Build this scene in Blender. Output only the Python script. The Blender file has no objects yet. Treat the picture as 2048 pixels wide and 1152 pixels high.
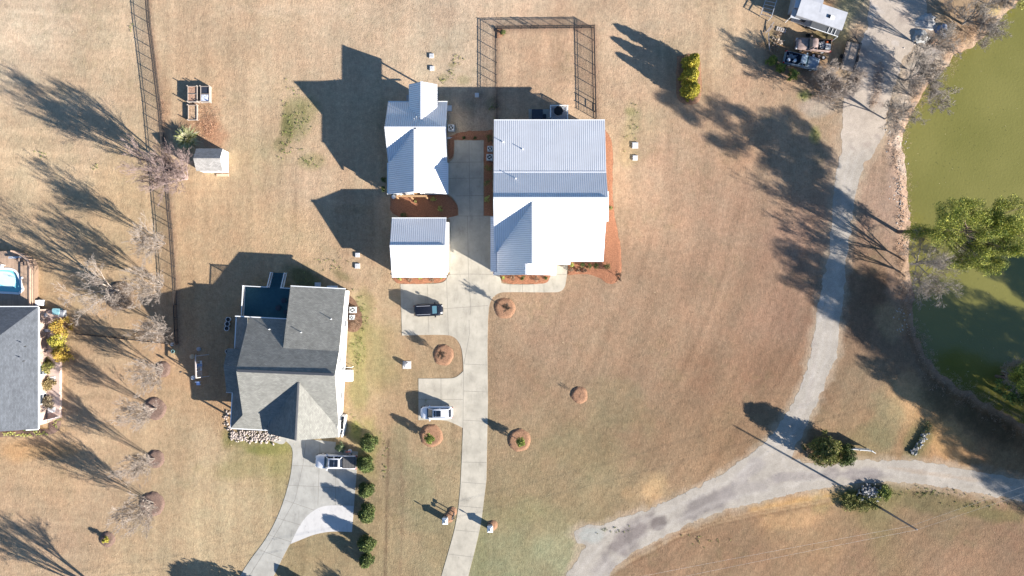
import bpy, bmesh, math, random
import numpy as np
from mathutils import Vector, Matrix
rnd = random.Random(7)
RNG = np.random.default_rng(11)
S = bpy.context.scene
COL = S.collection
R = math.radians
# ---------------------------------------------------------------- camera, sky, sun, exposure
PXM = 14.0            # photo pixels per metre on the ground
H = 97.57             # camera height
cam_d = bpy.data.cameras.new("camera"); cam = bpy.data.objects.new("camera", cam_d); COL.objects.link(cam)
cam_d.lens = 36 * 1366 / 2048; cam_d.sensor_width = 36; cam_d.clip_end = 3000; cam_d.clip_start = 1
cam.location = (0, 0, H); cam.rotation_euler = (0, 0, 0)
S.camera = cam
ELEV = 19.4
HX, HY = 0.872, -0.490      # direction to the sun, in plan
hl = math.hypot(HX, HY); HX /= hl; HY /= hl
SUN = Vector((HX*math.cos(R(ELEV)), HY*math.cos(R(ELEV)), math.sin(R(ELEV))))
w = bpy.data.worlds.new("World"); S.world = w; w.use_nodes = True
nt = w.node_tree; nt.nodes.clear()
sky = nt.nodes.new('ShaderNodeTexSky'); sky.sky_type = 'NISHITA'; sky.sun_disc = False
sky.sun_elevation = R(ELEV); sky.sun_rotation = math.atan2(HX, HY); sky.altitude = 100
sky.air_density = 1.0; sky.dust_density = 0.2; sky.ozone_density = 5.0
bg = nt.nodes.new('ShaderNodeBackground'); bg.inputs[1].default_value = 0.062
wo = nt.nodes.new('ShaderNodeOutputWorld')
nt.links.new(sky.outputs[0], bg.inputs[0]); nt.links.new(bg.outputs[0], wo.inputs[0])
ld = bpy.data.lights.new("sun", 'SUN'); lo = bpy.data.objects.new("sun", ld); COL.objects.link(lo)
ld.energy = 5.0; ld.angle = R(0.55); ld.color = (1.0, 0.945, 0.875)
lo.rotation_euler = SUN.to_track_quat('Z', 'Y').to_euler(); lo.location = (60, -40, 80)
S.view_settings.view_transform = 'Standard'; S.view_settings.look = 'None'
S.view_settings.exposure = 1.62; S.view_settings.gamma = 1
S.render.engine = 'CYCLES'

# ---------------------------------------------------------------- helpers
def g(px, py, z=0.0):
    k = (1 - z/H)/PXM
    return ((px-1024)*k, -(py-576)*k, z)
def q(x, y, z=0.0):          # plan offset in ground pixels from the frame centre
    return (x/PXM, -y/PXM, z)
def lin(c):
    f = lambda v: v/12.92 if v <= .04045 else ((v+.055)/1.055)**2.4
    return tuple(f(v/255) for v in c)
MATS = {}
def mat(name, col, rough=.85, var=.15, scale=3.0, bump=0.0, bscale=20.0, metal=0.0, spec=.3, detail=4, kind=None, stretch=None):
    """col: linear base colour; var: strength of the value variation; kind: extra surface pattern"""
    if name in MATS: return MATS[name]
    m = bpy.data.materials.new(name); m.use_nodes = True; MATS[name] = m
    n = m.node_tree.nodes; l = m.node_tree.links; b = n['Principled BSDF']
    b.inputs['Roughness'].default_value = rough; b.inputs['Metallic'].default_value = metal
    b.inputs['Specular IOR Level'].default_value = spec
    geo = n.new('ShaderNodeNewGeometry')
    vec = geo.outputs['Position']
    if stretch:
        mp = n.new('ShaderNodeMapping'); mp.inputs['Scale'].default_value = stretch
        l.new(vec, mp.inputs[0]); vec = mp.outputs[0]
    no = n.new('ShaderNodeTexNoise'); no.inputs['Scale'].default_value = scale; no.inputs['Detail'].default_value = detail
    no.inputs['Roughness'].default_value = .62
    l.new(vec, no.inputs['Vector'])
    mr = n.new('ShaderNodeMapRange'); mr.inputs[1].default_value = .28; mr.inputs[2].default_value = .72
    mr.inputs[3].default_value = 1-var; mr.inputs[4].default_value = 1+var
    l.new(no.outputs[0], mr.inputs[0])
    mul = n.new('ShaderNodeVectorMath'); mul.operation = 'SCALE'
    src = None
    if kind in ('vcol', 'tint'):
        at = n.new('ShaderNodeAttribute'); at.attribute_name = 'Col'; src = at.outputs['Color']
    if kind in ('shingle', 'brick', 'plank'):
        uv = n.new('ShaderNodeUVMap'); uv.uv_map = 'UVMap'
        br = n.new('ShaderNodeTexBrick'); l.new(uv.outputs[0], br.inputs['Vector'])
        br.inputs['Scale'].default_value = 1
        if kind == 'shingle': W_, H_, MS, F = .34, .16, .010, .55
        elif kind == 'brick': W_, H_, MS, F = .24, .09, .012, .7
        else: W_, H_, MS, F = 3.2, .15, .010, .5
        br.inputs['Brick Width'].default_value = W_; br.inputs['Row Height'].default_value = H_
        br.inputs['Mortar Size'].default_value = MS
        br.inputs['Color1'].default_value = (*[c*.86 for c in col], 1); br.inputs['Color2'].default_value = (*[c*1.14 for c in col], 1)
        br.inputs['Mortar'].default_value = (*[c*F for c in col], 1)
        src = br.outputs['Color']
    if src is None:
        rgb = n.new('ShaderNodeRGB'); rgb.outputs[0].default_value = (*col, 1); src = rgb.outputs[0]
    l.new(src, mul.inputs[0]); l.new(mr.outputs[0], mul.inputs['Scale'])
    l.new(mul.outputs[0], b.inputs['Base Color'])
    hs = None
    if 'concrete' in name:       # old spills and tyre marks
        n5 = n.new('ShaderNodeTexNoise'); n5.inputs['Scale'].default_value = .9; n5.inputs['Detail'].default_value = 7; n5.inputs['Roughness'].default_value = .7
        mp5 = n.new('ShaderNodeMapping'); mp5.inputs['Scale'].default_value = (1.6, .5, 1); l.new(geo.outputs['Position'], mp5.inputs[0]); l.new(mp5.outputs[0], n5.inputs['Vector'])
        r5 = n.new('ShaderNodeMapRange'); r5.inputs[1].default_value = .52; r5.inputs[2].default_value = .72; r5.inputs[3].default_value = 1; r5.inputs[4].default_value = .80
        l.new(n5.outputs[0], r5.inputs[0]); m5 = n.new('ShaderNodeVectorMath'); m5.operation = 'SCALE'
        l.new(mul.outputs[0], m5.inputs[0]); l.new(r5.outputs[0], m5.inputs['Scale']); l.new(m5.outputs[0], b.inputs['Base Color'])
    if kind == 'rib':
        uv = n.new('ShaderNodeUVMap'); uv.uv_map = 'UVMap'
        sp = n.new('ShaderNodeSeparateXYZ'); l.new(uv.outputs[0], sp.inputs[0])
        md = n.new('ShaderNodeMath'); md.operation = 'PINGPONG'; md.inputs[1].default_value = .14; l.new(sp.outputs[0], md.inputs[0])
        st = n.new('ShaderNodeMapRange'); st.interpolation_type = 'SMOOTHSTEP'
        st.inputs[1].default_value = .02; st.inputs[2].default_value = .065; st.inputs[3].default_value = 1; st.inputs[4].default_value = 0
        l.new(md.outputs[0], st.inputs[0])
        bu = n.new('ShaderNodeBump'); bu.inputs['Distance'].default_value = .03; bu.inputs['Strength'].default_value = .9
        l.new(st.outputs[0], bu.inputs['Height']); l.new(bu.outputs[0], b.inputs['Normal'])
        gr = n.new('ShaderNodeMapRange'); gr.inputs[3].default_value = 1.0; gr.inputs[4].default_value = .74   # rib shading put into the colour, so the ribs show on bright slopes
        l.new(st.outputs[0], gr.inputs[0]); m3 = n.new('ShaderNodeVectorMath'); m3.operation = 'SCALE'
        l.new(mul.outputs[0], m3.inputs[0]); l.new(gr.outputs[0], m3.inputs['Scale']); l.new(m3.outputs[0], b.inputs['Base Color'])
    elif kind in ('shingle', 'brick', 'plank'):
        bu = n.new('ShaderNodeBump'); bu.inputs['Distance'].default_value = .015; bu.inputs['Strength'].default_value = .6
        l.new(br.outputs['Fac'], bu.inputs['Height']); bu.invert = True; l.new(bu.outputs[0], b.inputs['Normal'])
    elif bump:
        n2 = n.new('ShaderNodeTexNoise'); n2.inputs['Scale'].default_value = bscale; n2.inputs['Detail'].default_value = 3
        l.new(vec, n2.inputs['Vector'])
        bu = n.new('ShaderNodeBump'); bu.inputs['Distance'].default_value = bump; bu.inputs['Strength'].default_value = 1
        l.new(n2.outputs[0], bu.inputs['Height']); l.new(bu.outputs[0], b.inputs['Normal'])
    return m

def props(o, label=None, cat=None, group=None, kind=None, category=None):
    cat = cat or category
    if label: o['label'] = label
    if cat: o['category'] = cat
    if group: o['group'] = group
    if kind: o['kind'] = kind
    return o
def thing(name, label, cat, loc=(0, 0, 0), group=None):
    o = bpy.data.objects.new(name, None); COL.objects.link(o); o.location = loc; o.empty_display_size = .5
    return props(o, label, cat, group)
def origin(o):
    v = Vector(o.location)
    p = o.parent
    while p: v = v + Vector(p.location); p = p.parent
    return v
class MB:
    def __init__(s): s.v = []; s.f = []; s.m = []; s.uv = {}; s.T = None; s.smooth = False
    def add(s, vs, fs, mi=0):
        o = len(s.v)
        if s.T is not None: vs = [tuple(s.T @ Vector(p)) for p in vs]
        s.v += [tuple(p) for p in vs]
        for f in fs: s.f.append(tuple(o+i for i in f)); s.m.append(mi)
        return s
    def box(s, x0, x1, y0, y1, z0, z1, mi=0):
        return s.add([(x0,y0,z0),(x1,y0,z0),(x1,y1,z0),(x0,y1,z0),(x0,y0,z1),(x1,y0,z1),(x1,y1,z1),(x0,y1,z1)],
                     [(0,3,2,1),(4,5,6,7),(0,1,5,4),(1,2,6,5),(2,3,7,6),(3,0,4,7)], mi)
    def bar(s, a, b, w, h=None, mi=0):
        """box beam from a to b, w wide, h high"""
        a = Vector(a); b = Vector(b); h = h or w
        d = (b-a).normalized(); up = Vector((0,0,1)) if abs(d.z) < .95 else Vector((1,0,0))
        sd = d.cross(up).normalized()*w/2; u2 = sd.cross(d).normalized()*h/2
        P = [a-sd-u2, a+sd-u2, a+sd+u2, a-sd+u2, b-sd-u2, b+sd-u2, b+sd+u2, b-sd+u2]
        return s.add(P, [(0,1,2,3),(7,6,5,4),(0,4,5,1),(1,5,6,2),(2,6,7,3),(3,7,4,0)], mi)
    def tube(s, a, b, r0, r1=None, n=8, mi=0, caps=True):
        a = Vector(a); b = Vector(b); r1 = r0 if r1 is None else r1
        d = (b-a).normalized(); up = Vector((0,0,1)) if abs(d.z) < .95 else Vector((1,0,0))
        x = d.cross(up).normalized(); y = d.cross(x)
        vs = []
        for c, r in ((a, r0), (b, r1)):
            for i in range(n):
                t = 2*math.pi*i/n; vs.append(c + (x*math.cos(t)+y*math.sin(t))*r)
        fs = [(i, n+i, n+(i+1)%n, (i+1)%n) for i in range(n)]
        if caps: fs += [tuple(range(n)), tuple(range(2*n-1, n-1, -1))]
        return s.add(vs, fs, mi)
    def lathe(s, c, prof, n=16, mi=0):
        vs = []; c = Vector(c)
        for r, z in prof:
            for i in range(n):
                t = 2*math.pi*i/n; vs.append((c.x+r*math.cos(t), c.y+r*math.sin(t), c.z+z))
        fs = []
        for k in range(len(prof)-1):
            for i in range(n): fs.append((k*n+i, k*n+(i+1)%n, (k+1)*n+(i+1)%n, (k+1)*n+i))
        fs.append(tuple(reversed(range(n)))); fs.append(tuple((len(prof)-1)*n+i for i in range(n)))
        return s.add(vs, fs, mi)
    def slab(s, pts, th, mi=0):
        """flat polygon pts (3d) given a thickness th straight down, uv along its own slope"""
        n = len(pts); P = [Vector(p) for p in pts]
        if s.T is not None: P = [s.T @ p for p in P]
        nn = Vector((0,0,0))
        for i in range(n): nn += P[i].cross(P[(i+1)%n])
        if nn.z < 0: P.reverse(); nn = -nn
        nn.normalize()
        hd = Vector((0,0,1)).cross(nn)
        hd = hd.normalized() if hd.length > .02 else Vector((1,0,0))
        sd = nn.cross(hd)
        o = len(s.v)
        s.v += [tuple(p) for p in P] + [(p.x, p.y, p.z-th) for p in P]
        s.uv[len(s.f)] = [(p.dot(hd), p.dot(sd)) for p in P]
        s.f.append(tuple(range(o, o+n))); s.m.append(mi)
        s.f.append(tuple(range(o+2*n-1, o+n-1, -1))); s.m.append(mi)
        for i in range(n):
            j = (i+1) % n
            s.f.append((o+i, o+n+i, o+n+j, o+j)); s.m.append(mi)
        return s
    def wall(s, pts, zb=0, mi=0):
        """closed ring of plan points (x,y,ztop); builds faces from zb"""
        n = len(pts)
        for i in range(n):
            a = pts[i]; b = pts[(i+1)%n]
            if (a[0]-b[0])**2+(a[1]-b[1])**2 < 1e-6: continue
            o = len(s.f)
            vs = [(a[0],a[1],zb),(b[0],b[1],zb),(b[0],b[1],b[2]),(a[0],a[1],a[2])]
            L = math.hypot(a[0]-b[0], a[1]-b[1])
            s.add(vs, [(0,1,2,3)], mi); s.uv[o] = [(0,zb),(L,zb),(L,b[2]),(0,a[2])]
        return s
    def build(s, name, mats, parent=None, smooth=False, **kw):
        me = bpy.data.meshes.new(name)
        org = origin(parent) if parent else Vector(kw.pop('at', (0,0,0)))
        me.from_pydata([(a-org.x, b-org.y, c-org.z) for a, b, c in s.v], [], s.f)
        if not isinstance(mats, (list, tuple)): mats = [mats]
        for m in mats: me.materials.append(m)
        if len(mats) > 1: me.polygons.foreach_set('material_index', s.m)
        uvl = me.uv_layers.new(name='UVMap')
        if s.uv:
            for fi, uvs in s.uv.items():
                p = me.polygons[fi]
                for k, li in enumerate(p.loop_indices): uvl.data[li].uv = uvs[k]
        if smooth: me.polygons.foreach_set('use_smooth', [True]*len(s.f))
        me.update()
        o = bpy.data.objects.new(name, me); COL.objects.link(o)
        if parent: o.parent = parent
        else: o.location = org
        return props(o, **kw)
def copy_tree(o, parent=None):
    c = o.copy(); COL.objects.link(c); c.parent = parent
    for ch in list(o.children): copy_tree(ch, c)
    return c
def np_mesh(name, V, F, mats, parent=None, col=None, cdomain='FACE', at=(0,0,0), smooth=False, **kw):
    """V (n,3), F (m,k) -> one object; col (n|m, 3)"""
    V = np.asarray(V, dtype=np.float32); F = np.asarray(F, dtype=np.int32)
    org = origin(parent) if parent else Vector(at)
    V = V - np.array(org, dtype=np.float32)
    me = bpy.data.meshes.new(name); k = F.shape[1]
    me.vertices.add(len(V)); me.vertices.foreach_set('co', V.ravel())
    me.loops.add(F.size); me.loops.foreach_set('vertex_index', F.ravel())
    me.polygons.add(len(F)); me.polygons.foreach_set('loop_start', np.arange(0, F.size, k, dtype=np.int32))
    me.polygons.foreach_set('loop_total', np.full(len(F), k, dtype=np.int32))
    if smooth: me.polygons.foreach_set('use_smooth', np.ones(len(F), dtype=bool))
    me.update(calc_edges=True)
    if col is not None:
        a = me.attributes.new('Col', 'FLOAT_COLOR', cdomain if cdomain != 'FACE' else 'POINT')
        if cdomain == 'FACE':
            pc = np.ones((len(V), 4), dtype=np.float32)
            for j in range(k): pc[F[:, j], :3] = col
        else:
            pc = np.ones((len(V), 4), dtype=np.float32); pc[:, :3] = col
        a.data.foreach_set('color', pc.ravel())
    if not isinstance(mats, (list, tuple)): mats = [mats]
    for m in mats: me.materials.append(m)
    o = bpy.data.objects.new(name, me); COL.objects.link(o)
    if parent: o.parent = parent
    else: o.location = org
    return props(o, **kw)
# value noise
_perm = RNG.random((256, 256))
def vnoise(x, y, sc, seed=0):
    x = x*sc+seed*17.3+500; y = y*sc+seed*9.7+500
    xi = np.floor(x).astype(int); yi = np.floor(y).astype(int); xf = x-xi; yf = y-yi
    xf = xf*xf*(3-2*xf); yf = yf*yf*(3-2*yf)
    p = lambda a, b: _perm[a & 255, b & 255]
    return (p(xi,yi)*(1-xf)+p(xi+1,yi)*xf)*(1-yf)+(p(xi,yi+1)*(1-xf)+p(xi+1,yi+1)*xf)*yf
def fbm(x, y, sc, seed=0, o=4):
    t = 0; a = 1; s_ = 0
    for k in range(o): t = t+a*vnoise(x, y, sc*2**k, seed+k); s_ += a; a *= .55
    return t/s_
def sdist(X, Y, poly):
    """signed distance (negative inside) to polygon (list of xy)"""
    d = np.full(X.shape, 1e9); ins = np.zeros(X.shape, bool); n = len(poly)
    for i in range(n):
        ax, ay = poly[i]; bx, by = poly[(i+1) % n]
        ex, ey = bx-ax, by-ay
        t = np.clip(((X-ax)*ex+(Y-ay)*ey)/(ex*ex+ey*ey+1e-9), 0, 1)
        d = np.minimum(d, (X-ax-t*ex)**2+(Y-ay-t*ey)**2)
        c = ((ay > Y) != (by > Y)) & (X < (bx-ax)*(Y-ay)/((by-ay) if abs(by-ay) > 1e-9 else 1e-9)+ax)
        ins ^= c
    d = np.sqrt(d)
    return np.where(ins, -d, d)
def smooth_poly(pts, it=3):
    """pts with a third element 1 are rounded (corner cutting), others stay sharp"""
    P = [(p[0], p[1], p[2] if len(p) > 2 else 0) for p in pts]
    for _ in range(it):
        Q = []; n = len(P)
        for i, p in enumerate(P):
            if not p[2]: Q.append(p); continue
            a = P[i-1]; b = P[(i+1) % n]
            Q.append((p[0]*.75+a[0]*.25, p[1]*.75+a[1]*.25, 1)); Q.append((p[0]*.75+b[0]*.25, p[1]*.75+b[1]*.25, 1))
        P = Q
    return [(p[0], p[1]) for p in P]
def gpoly(pts): return [g(p[0], p[1])[:2] for p in pts]
# ---------------------------------------------------------------- ground
POND = gpoly([(2075,-40),(2048,-8),(2022,22),(1985,62),(1950,92),(1915,104),(1895,135),(1862,172),(1832,215),(1815,258),(1812,290),(1817,330),(1820,375),
              (1826,410),(1827,455),(1824,505),(1830,560),(1832,620),(1840,672),(1858,712),(1885,745),(1912,768),(1955,792),(2005,822),(2060,850),(2140,880),
              (2300,930),(2700,940),(2900,500),(2800,-200),(2300,-300)])
MAINROAD = [(1040,1400),(930,1400),(1020,1280),(1085,1205),(1130,1155),(1165,1102),(1180,1090),(1155,1088),(1148,1064),(1165,1054),(1205,1050),(1225,1042),(1300,1018),(1345,998),(1400,972),(1450,944),
            (1490,918),(1530,884),(1553,858),(1590,800),(1612,740),(1625,690),(1636,620),(1647,560),(1654,520),(1660,480),(1664,430),(1668,380),(1676,328),(1682,300),
            (1686,240),(1684,215),(1690,190),(1700,150),(1722,90),(1735,50),(1740,0),(1742,-60),(1860,-60),(1852,20),(1830,90),(1805,120),(1790,170),(1772,230),(1768,270),(1745,310),
            (1728,328),(1718,360),(1708,410),(1700,470),(1692,530),(1686,590),(1680,650),(1676,700),(1662,740),(1645,780),(1632,810),(1612,850),(1590,895),(1582,918),
            (1612,926),(1660,928),(1700,922),(1760,921),(1830,922),(1900,932),(1960,944),(2048,960),(2110,972),(2110,1016),(2048,1002),(1960,988),(1890,974),(1820,966),(1740,965),(1680,970),
            (1600,984),(1520,1002),(1470,1015),(1420,1030),(1360,1056),(1310,1082),(1270,1104),(1235,1130),(1215,1155),(1160,1215),(1100,1300)]
ROADP = gpoly(MAINROAD)
fx = np.arange(-86, 86.01, .27); fy = np.arange(-50, 50.01, .27)
cx = np.concatenate([[-900,-500,-300,-200,-150,-120,-105,-95,-90], fx, [90,95,105,120,150,200,300,500,900]])
cy = np.concatenate([[-900,-500,-300,-200,-140,-105,-85,-70,-60,-54], fy, [54,60,70,85,105,140,200,300,500,900]])
GX, GY = np.meshgrid(cx, cy)
PX = GX*PXM+1024; PY = -GY*PXM+576
base_pts = [ # photo x, y, apparent colour
 (50,50,(220,195,162)),(250,60,(215,188,152)),(150,240,(214,186,150)),(60,330,(216,188,148)),(430,40,(208,178,142)),(420,140,(206,174,136)),(600,60,(212,182,146)),(560,170,(206,178,142)),
 (760,40,(214,186,152)),(870,80,(214,192,160)),(900,20,(216,188,156)),(1040,20,(218,188,154)),(1080,120,(212,176,140)),(1250,60,(208,178,144)),(1250,200,(206,174,140)),(1330,30,(208,180,146)),
 (1450,60,(206,178,142)),(1450,200,(200,166,132)),(1330,320,(198,164,132)),(1280,260,(198,172,136)),(1330,480,(190,156,124)),(1450,420,(186,152,122)),(1580,480,(176,142,116)),(1580,620,(166,132,106)),
 (1450,620,(174,142,112)),(1250,600,(178,148,118)),(1100,650,(180,150,120)),(1050,760,(176,146,114)),(1250,760,(170,140,110)),(1400,760,(164,130,100)),(1540,740,(156,122,94)),(1150,880,(166,142,108)),
 (1300,860,(162,134,102)),(1450,860,(166,134,100)),(1050,960,(164,142,106)),(1180,980,(168,148,110)),(1020,1060,(160,146,108)),(1100,1040,(166,152,112)),(980,1130,(162,156,118)),(1080,1110,(172,166,126)),
 (1300,1110,(170,136,104)),(1500,1110,(164,132,100)),(1700,1110,(160,128,98)),(1900,1100,(166,132,102)),(2040,1100,(160,128,100)),(1600,1060,(176,142,104)),(1900,1040,(154,130,98)),(1760,1020,(150,134,92)),
 (1700,760,(158,134,104)),(1750,840,(168,140,104)),(1850,860,(188,146,102)),(1950,920,(172,136,98)),(1720,650,(150,120,94)),(1780,450,(188,158,134)),(1760,600,(140,112,86)),(1780,700,(150,122,96)),
 (450,440,(204,172,132)),(560,300,(198,172,134)),(660,300,(208,178,142)),(620,380,(208,178,144)),(700,60,(212,184,150)),(560,470,(204,174,134)),(700,540,(200,170,134)),(760,640,(192,164,128)),
 (730,700,(170,154,106)),(770,800,(190,160,122)),(800,960,(166,146,112)),(850,1050,(170,150,114)),(780,1100,(176,154,116)),(400,470,(204,172,132)),(230,420,(206,176,134)),(100,440,(204,176,138)),
 (230,760,(202,170,132)),(150,760,(204,172,134)),(80,930,(206,174,134)),(200,1010,(200,170,134)),(100,1080,(198,168,134)),(400,900,(202,176,138)),(380,1000,(200,176,138)),(520,900,(170,156,106)),
 (450,1050,(202,178,138)),(320,1100,(198,172,134)),(600,1120,(176,156,116)),(420,820,(196,160,120)),(360,720,(194,158,120)),(130,600,(204,172,130)),(420,620,(196,166,126)),(1640,260,(188,160,128)),
 (1560,160,(190,158,126)),(1650,30,(184,158,116)),(1520,30,(196,166,130))]
k_exp = 1.58
num = np.zeros(GX.shape+(3,)); den = np.zeros(GX.shape)
wx = PX+60*(fbm(GX, GY, .09, 3)-.5)*2; wy = PY+60*(fbm(GX, GY, .09, 5)-.5)*2
for a, b, c in base_pts:
    ww = 1/((wx-a)**2+(wy-b)**2+900)**1.6
    num += ww[..., None]*np.array(lin(c))/k_exp; den += ww
GC = num/den[..., None]
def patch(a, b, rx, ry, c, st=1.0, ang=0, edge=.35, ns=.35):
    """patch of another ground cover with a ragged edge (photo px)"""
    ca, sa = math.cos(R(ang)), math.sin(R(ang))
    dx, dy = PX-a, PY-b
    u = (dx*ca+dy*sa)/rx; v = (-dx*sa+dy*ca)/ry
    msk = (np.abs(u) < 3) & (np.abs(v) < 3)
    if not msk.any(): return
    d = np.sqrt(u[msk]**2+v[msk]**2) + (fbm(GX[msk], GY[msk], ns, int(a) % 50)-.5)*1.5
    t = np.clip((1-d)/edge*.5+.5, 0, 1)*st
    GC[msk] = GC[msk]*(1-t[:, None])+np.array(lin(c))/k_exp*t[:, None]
GREEN = (142,140,84); DG = (112,116,66)
for a in [(590,240,26,44,GREEN,.55),(575,255,12,30,DG,.7),(620,215,20,22,GREEN,.5),(625,325,24,14,GREEN,.45),(560,290,10,14,DG,.6),(520,300,60,30,(190,170,130),.5),
          (925,160,14,10,GREEN,.4),(905,130,8,6,GREEN,.5),(888,155,10,7,GREEN,.4),(950,205,30,20,(150,140,125),.6),(960,240,26,22,(150,140,125),.5),(935,220,20,16,(120,124,110),.5),
          (985,210,12,14,(100,112,84),.5),(1265,240,14,30,(150,150,96),.35),(1255,290,16,40,(190,166,120),.5),(1262,222,10,8,GREEN,.5),
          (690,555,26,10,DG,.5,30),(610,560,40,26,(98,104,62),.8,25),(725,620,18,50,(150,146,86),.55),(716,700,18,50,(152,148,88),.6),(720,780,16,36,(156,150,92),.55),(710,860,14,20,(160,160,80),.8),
          (735,905,20,60,(164,158,92),.6),(540,898,40,12,(134,136,70),.75),(480,880,30,14,(150,148,90),.6),(560,930,22,30,(158,150,92),.5),(470,940,60,20,(172,160,112),.6),
          (1000,1110,80,60,(158,158,116),.35),(960,1090,20,80,(150,148,104),.4),(1150,1120,60,50,(172,170,130),.5),(1050,1020,60,30,(150,146,100),.3),
          (1240,820,60,50,(150,146,104),.3,30),(1160,900,70,50,(150,140,100),.35),(840,1000,30,70,(146,142,104),.45),(800,900,20,50,(150,148,110),.35),(880,1110,30,40,(170,150,110),.4),
          (1295,980,34,30,(206,170,122),.95),(1560,1010,50,16,(216,172,112),.95,-8),(1650,995,50,12,(214,170,110),.95,-8),(1590,1040,60,16,(204,164,116),.7,-6),
          (1830,820,50,46,(208,168,118),.9,30),(1880,870,60,34,(212,166,108),.9,35),(1800,785,30,26,(206,166,118),.8,40),(1940,910,50,18,(190,146,100),.7,25),(1770,840,30,60,(150,146,108),.5),
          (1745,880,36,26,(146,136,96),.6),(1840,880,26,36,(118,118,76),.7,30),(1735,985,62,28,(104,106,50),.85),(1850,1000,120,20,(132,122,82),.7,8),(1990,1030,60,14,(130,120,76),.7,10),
          (1640,1010,16,20,(150,140,90),.4),(1700,25,36,50,(160,160,84),.8,10),(1640,10,30,30,(190,140,100),.6),(1720,60,20,20,(200,160,124),.7),(1655,70,20,10,(150,140,90),.6),
          (1560,80,30,30,(170,150,110),.8),(1600,110,60,12,(170,130,90),.7,15),(1630,215,30,16,(196,180,160),.8),(1610,190,14,10,(120,150,60),.6),(1630,270,10,14,(140,160,70),.5),
          (1340,100,40,30,(180,166,134),.3),(1290,75,26,30,(150,150,130),.2),(700,20,200,12,(220,192,158),.5),(80,900,80,20,(214,168,112),.6),(60,860,60,8,(200,160,90),.5),
          (410,235,26,34,(176,126,92),.6,0,.6,.8),(430,270,22,26,(180,122,88),.6),(380,255,26,20,(160,116,84),.5),(330,200,10,50,(190,150,116),.4),
          (1790,420,30,60,(190,160,136),.9),(1795,560,26,60,(184,152,124),.9),(1800,330,22,60,(200,170,146),.9),(1790,640,30,30,(196,164,120),.6),(1815,330,14,26,(206,196,184),.9),(1805,280,16,20,(206,196,184),.8),
          (1850,110,60,60,(206,194,180),.8),(1805,150,50,70,(208,196,182),.8),(1795,235,22,50,(200,184,166),.7),(1700,30,50,40,(196,182,160),.5),(1840,60,50,40,(206,196,186),.7),(1810,55,24,16,(196,160,124),.8),(1880,80,24,20,(120,96,70),.8),(1760,200,20,60,(190,168,144),.6,20),(1850,200,20,50,(180,146,116),.8,30),
          (1905,105,26,12,(206,170,136),.8,-30),(1960,40,40,20,(190,160,130),.7,-40),(1980,20,20,12,(160,150,84),.5),
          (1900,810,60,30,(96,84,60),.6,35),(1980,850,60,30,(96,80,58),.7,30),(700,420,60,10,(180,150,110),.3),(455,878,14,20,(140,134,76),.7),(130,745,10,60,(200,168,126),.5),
          (850,700,80,40,(186,156,118),.6),(830,690,30,30,(190,160,124),.4),(1010,710,20,140,(172,144,114),.5),(1480,300,40,60,(196,150,112),.3),(1150,420,900,30,(196,164,134),.0001)]:
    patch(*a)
# mown passes and drying, large soft variation of the turf itself
GC *= (1+.16*(fbm(GX*1.0, GY*.25, .5, 21)-.5))[..., None]
GC *= (1+.30*(fbm(GX, GY, .16, 22)-.5))[..., None]
# mower lines: straight north-south round the houses, east-west on the far left, curving over the big lawn
wc = np.clip((PX-1000)/60, 0, 1); wl_ = np.clip((270-PX)/60, 0, 1)
s_v = GX+.6*fbm(GX, GY, .05, 61); s_c = (PX+.00055*np.clip(PY-260, 0, None)**2)/PXM+1.2*fbm(GX, GY, .04, 62); s_h = GY+.05*GX
def lines(s_, a_, sd): return fbm(s_, a_*.06, 1.1, sd, 3)-.5
st_ = lines(s_v, GY, 63)*(1-wc)*(1-wl_)+lines(s_c, GY, 64)*wc+lines(s_h, GX, 65)*wl_
GC *= (1+.34*st_*np.clip(.35+1.2*fbm(GX, GY, .07, 66), .3, 1.1))[..., None]
def strip_along(pts, wd, c, st=.7):
    P_ = [g(a, b_)[:2] for a, b_ in pts]; d_ = np.full(GX.shape, 1e9)
    for (ax, ay), (bx_, by_) in zip(P_[:-1], P_[1:]):
        ex, ey = bx_-ax, by_-ay; t_ = np.clip(((GX-ax)*ex+(GY-ay)*ey)/(ex*ex+ey*ey), 0, 1)
        d_ = np.minimum(d_, np.hypot(GX-ax-t_*ex, GY-ay-t_*ey))
    t_ = (np.clip(1.3-d_/wd-.6*fbm(GX, GY, .8, 70), 0, 1)*st)[..., None]
    GC[:] = GC*(1-t_)+np.array(lin(c))/k_exp*t_
for pl in ([(293,-60),(302,48),(318,178),(333,330),(345,458),(352,559),(357,687)],[(994,240),(994,58)],[(994,58),(1187,56)],[(1188,56),(1192,238)]): strip_along(pl, .8, (160,130,108))
strip_along([(777,880),(775,960),(770,1152)], .35, (120,98,76), .8); strip_along([(800,900),(806,1000),(800,1152)], .3, (140,116,90), .5)
for k_ in range(4): strip_along([(1160+k_*9,1175),(1240+k_*8,1118+k_*3),(1340+k_*4,1070+k_*3),(1430,1042+k_*3),(1520,1022+k_*3),(1660,996+k_*3)], .28, (140,108,80) if k_%2 else (208,176,134), .6)
speck = fbm(GX, GY, 1.3, 25, 3)
grn = np.clip((fbm(GX, GY, .22, 27)-.55)*3, 0, 1)*np.clip((speck-.5)*6, 0, 1)*.22
GC = GC*(1-grn[..., None])+np.array(lin((128,128,82)))/k_exp*grn[..., None]
lum_ = (GC@np.array([.25,.65,.10]))[..., None]
GC = (GC*.93+lum_*.07)*1.03
sdr = sdist(GX, GY, ROADP)
edge = sdr+ (fbm(GX, GY, .9, 31)-.5)*1.6
t = np.clip(1-edge/(1.1+.9*np.clip((330-PY)/100, 0, 1.5)), 0, 1)*.8
GC = GC*(1-t[..., None])+np.array(lin((198,178,152)))/k_exp*t[..., None]
dp = sdist(GX, GY, POND)
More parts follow.
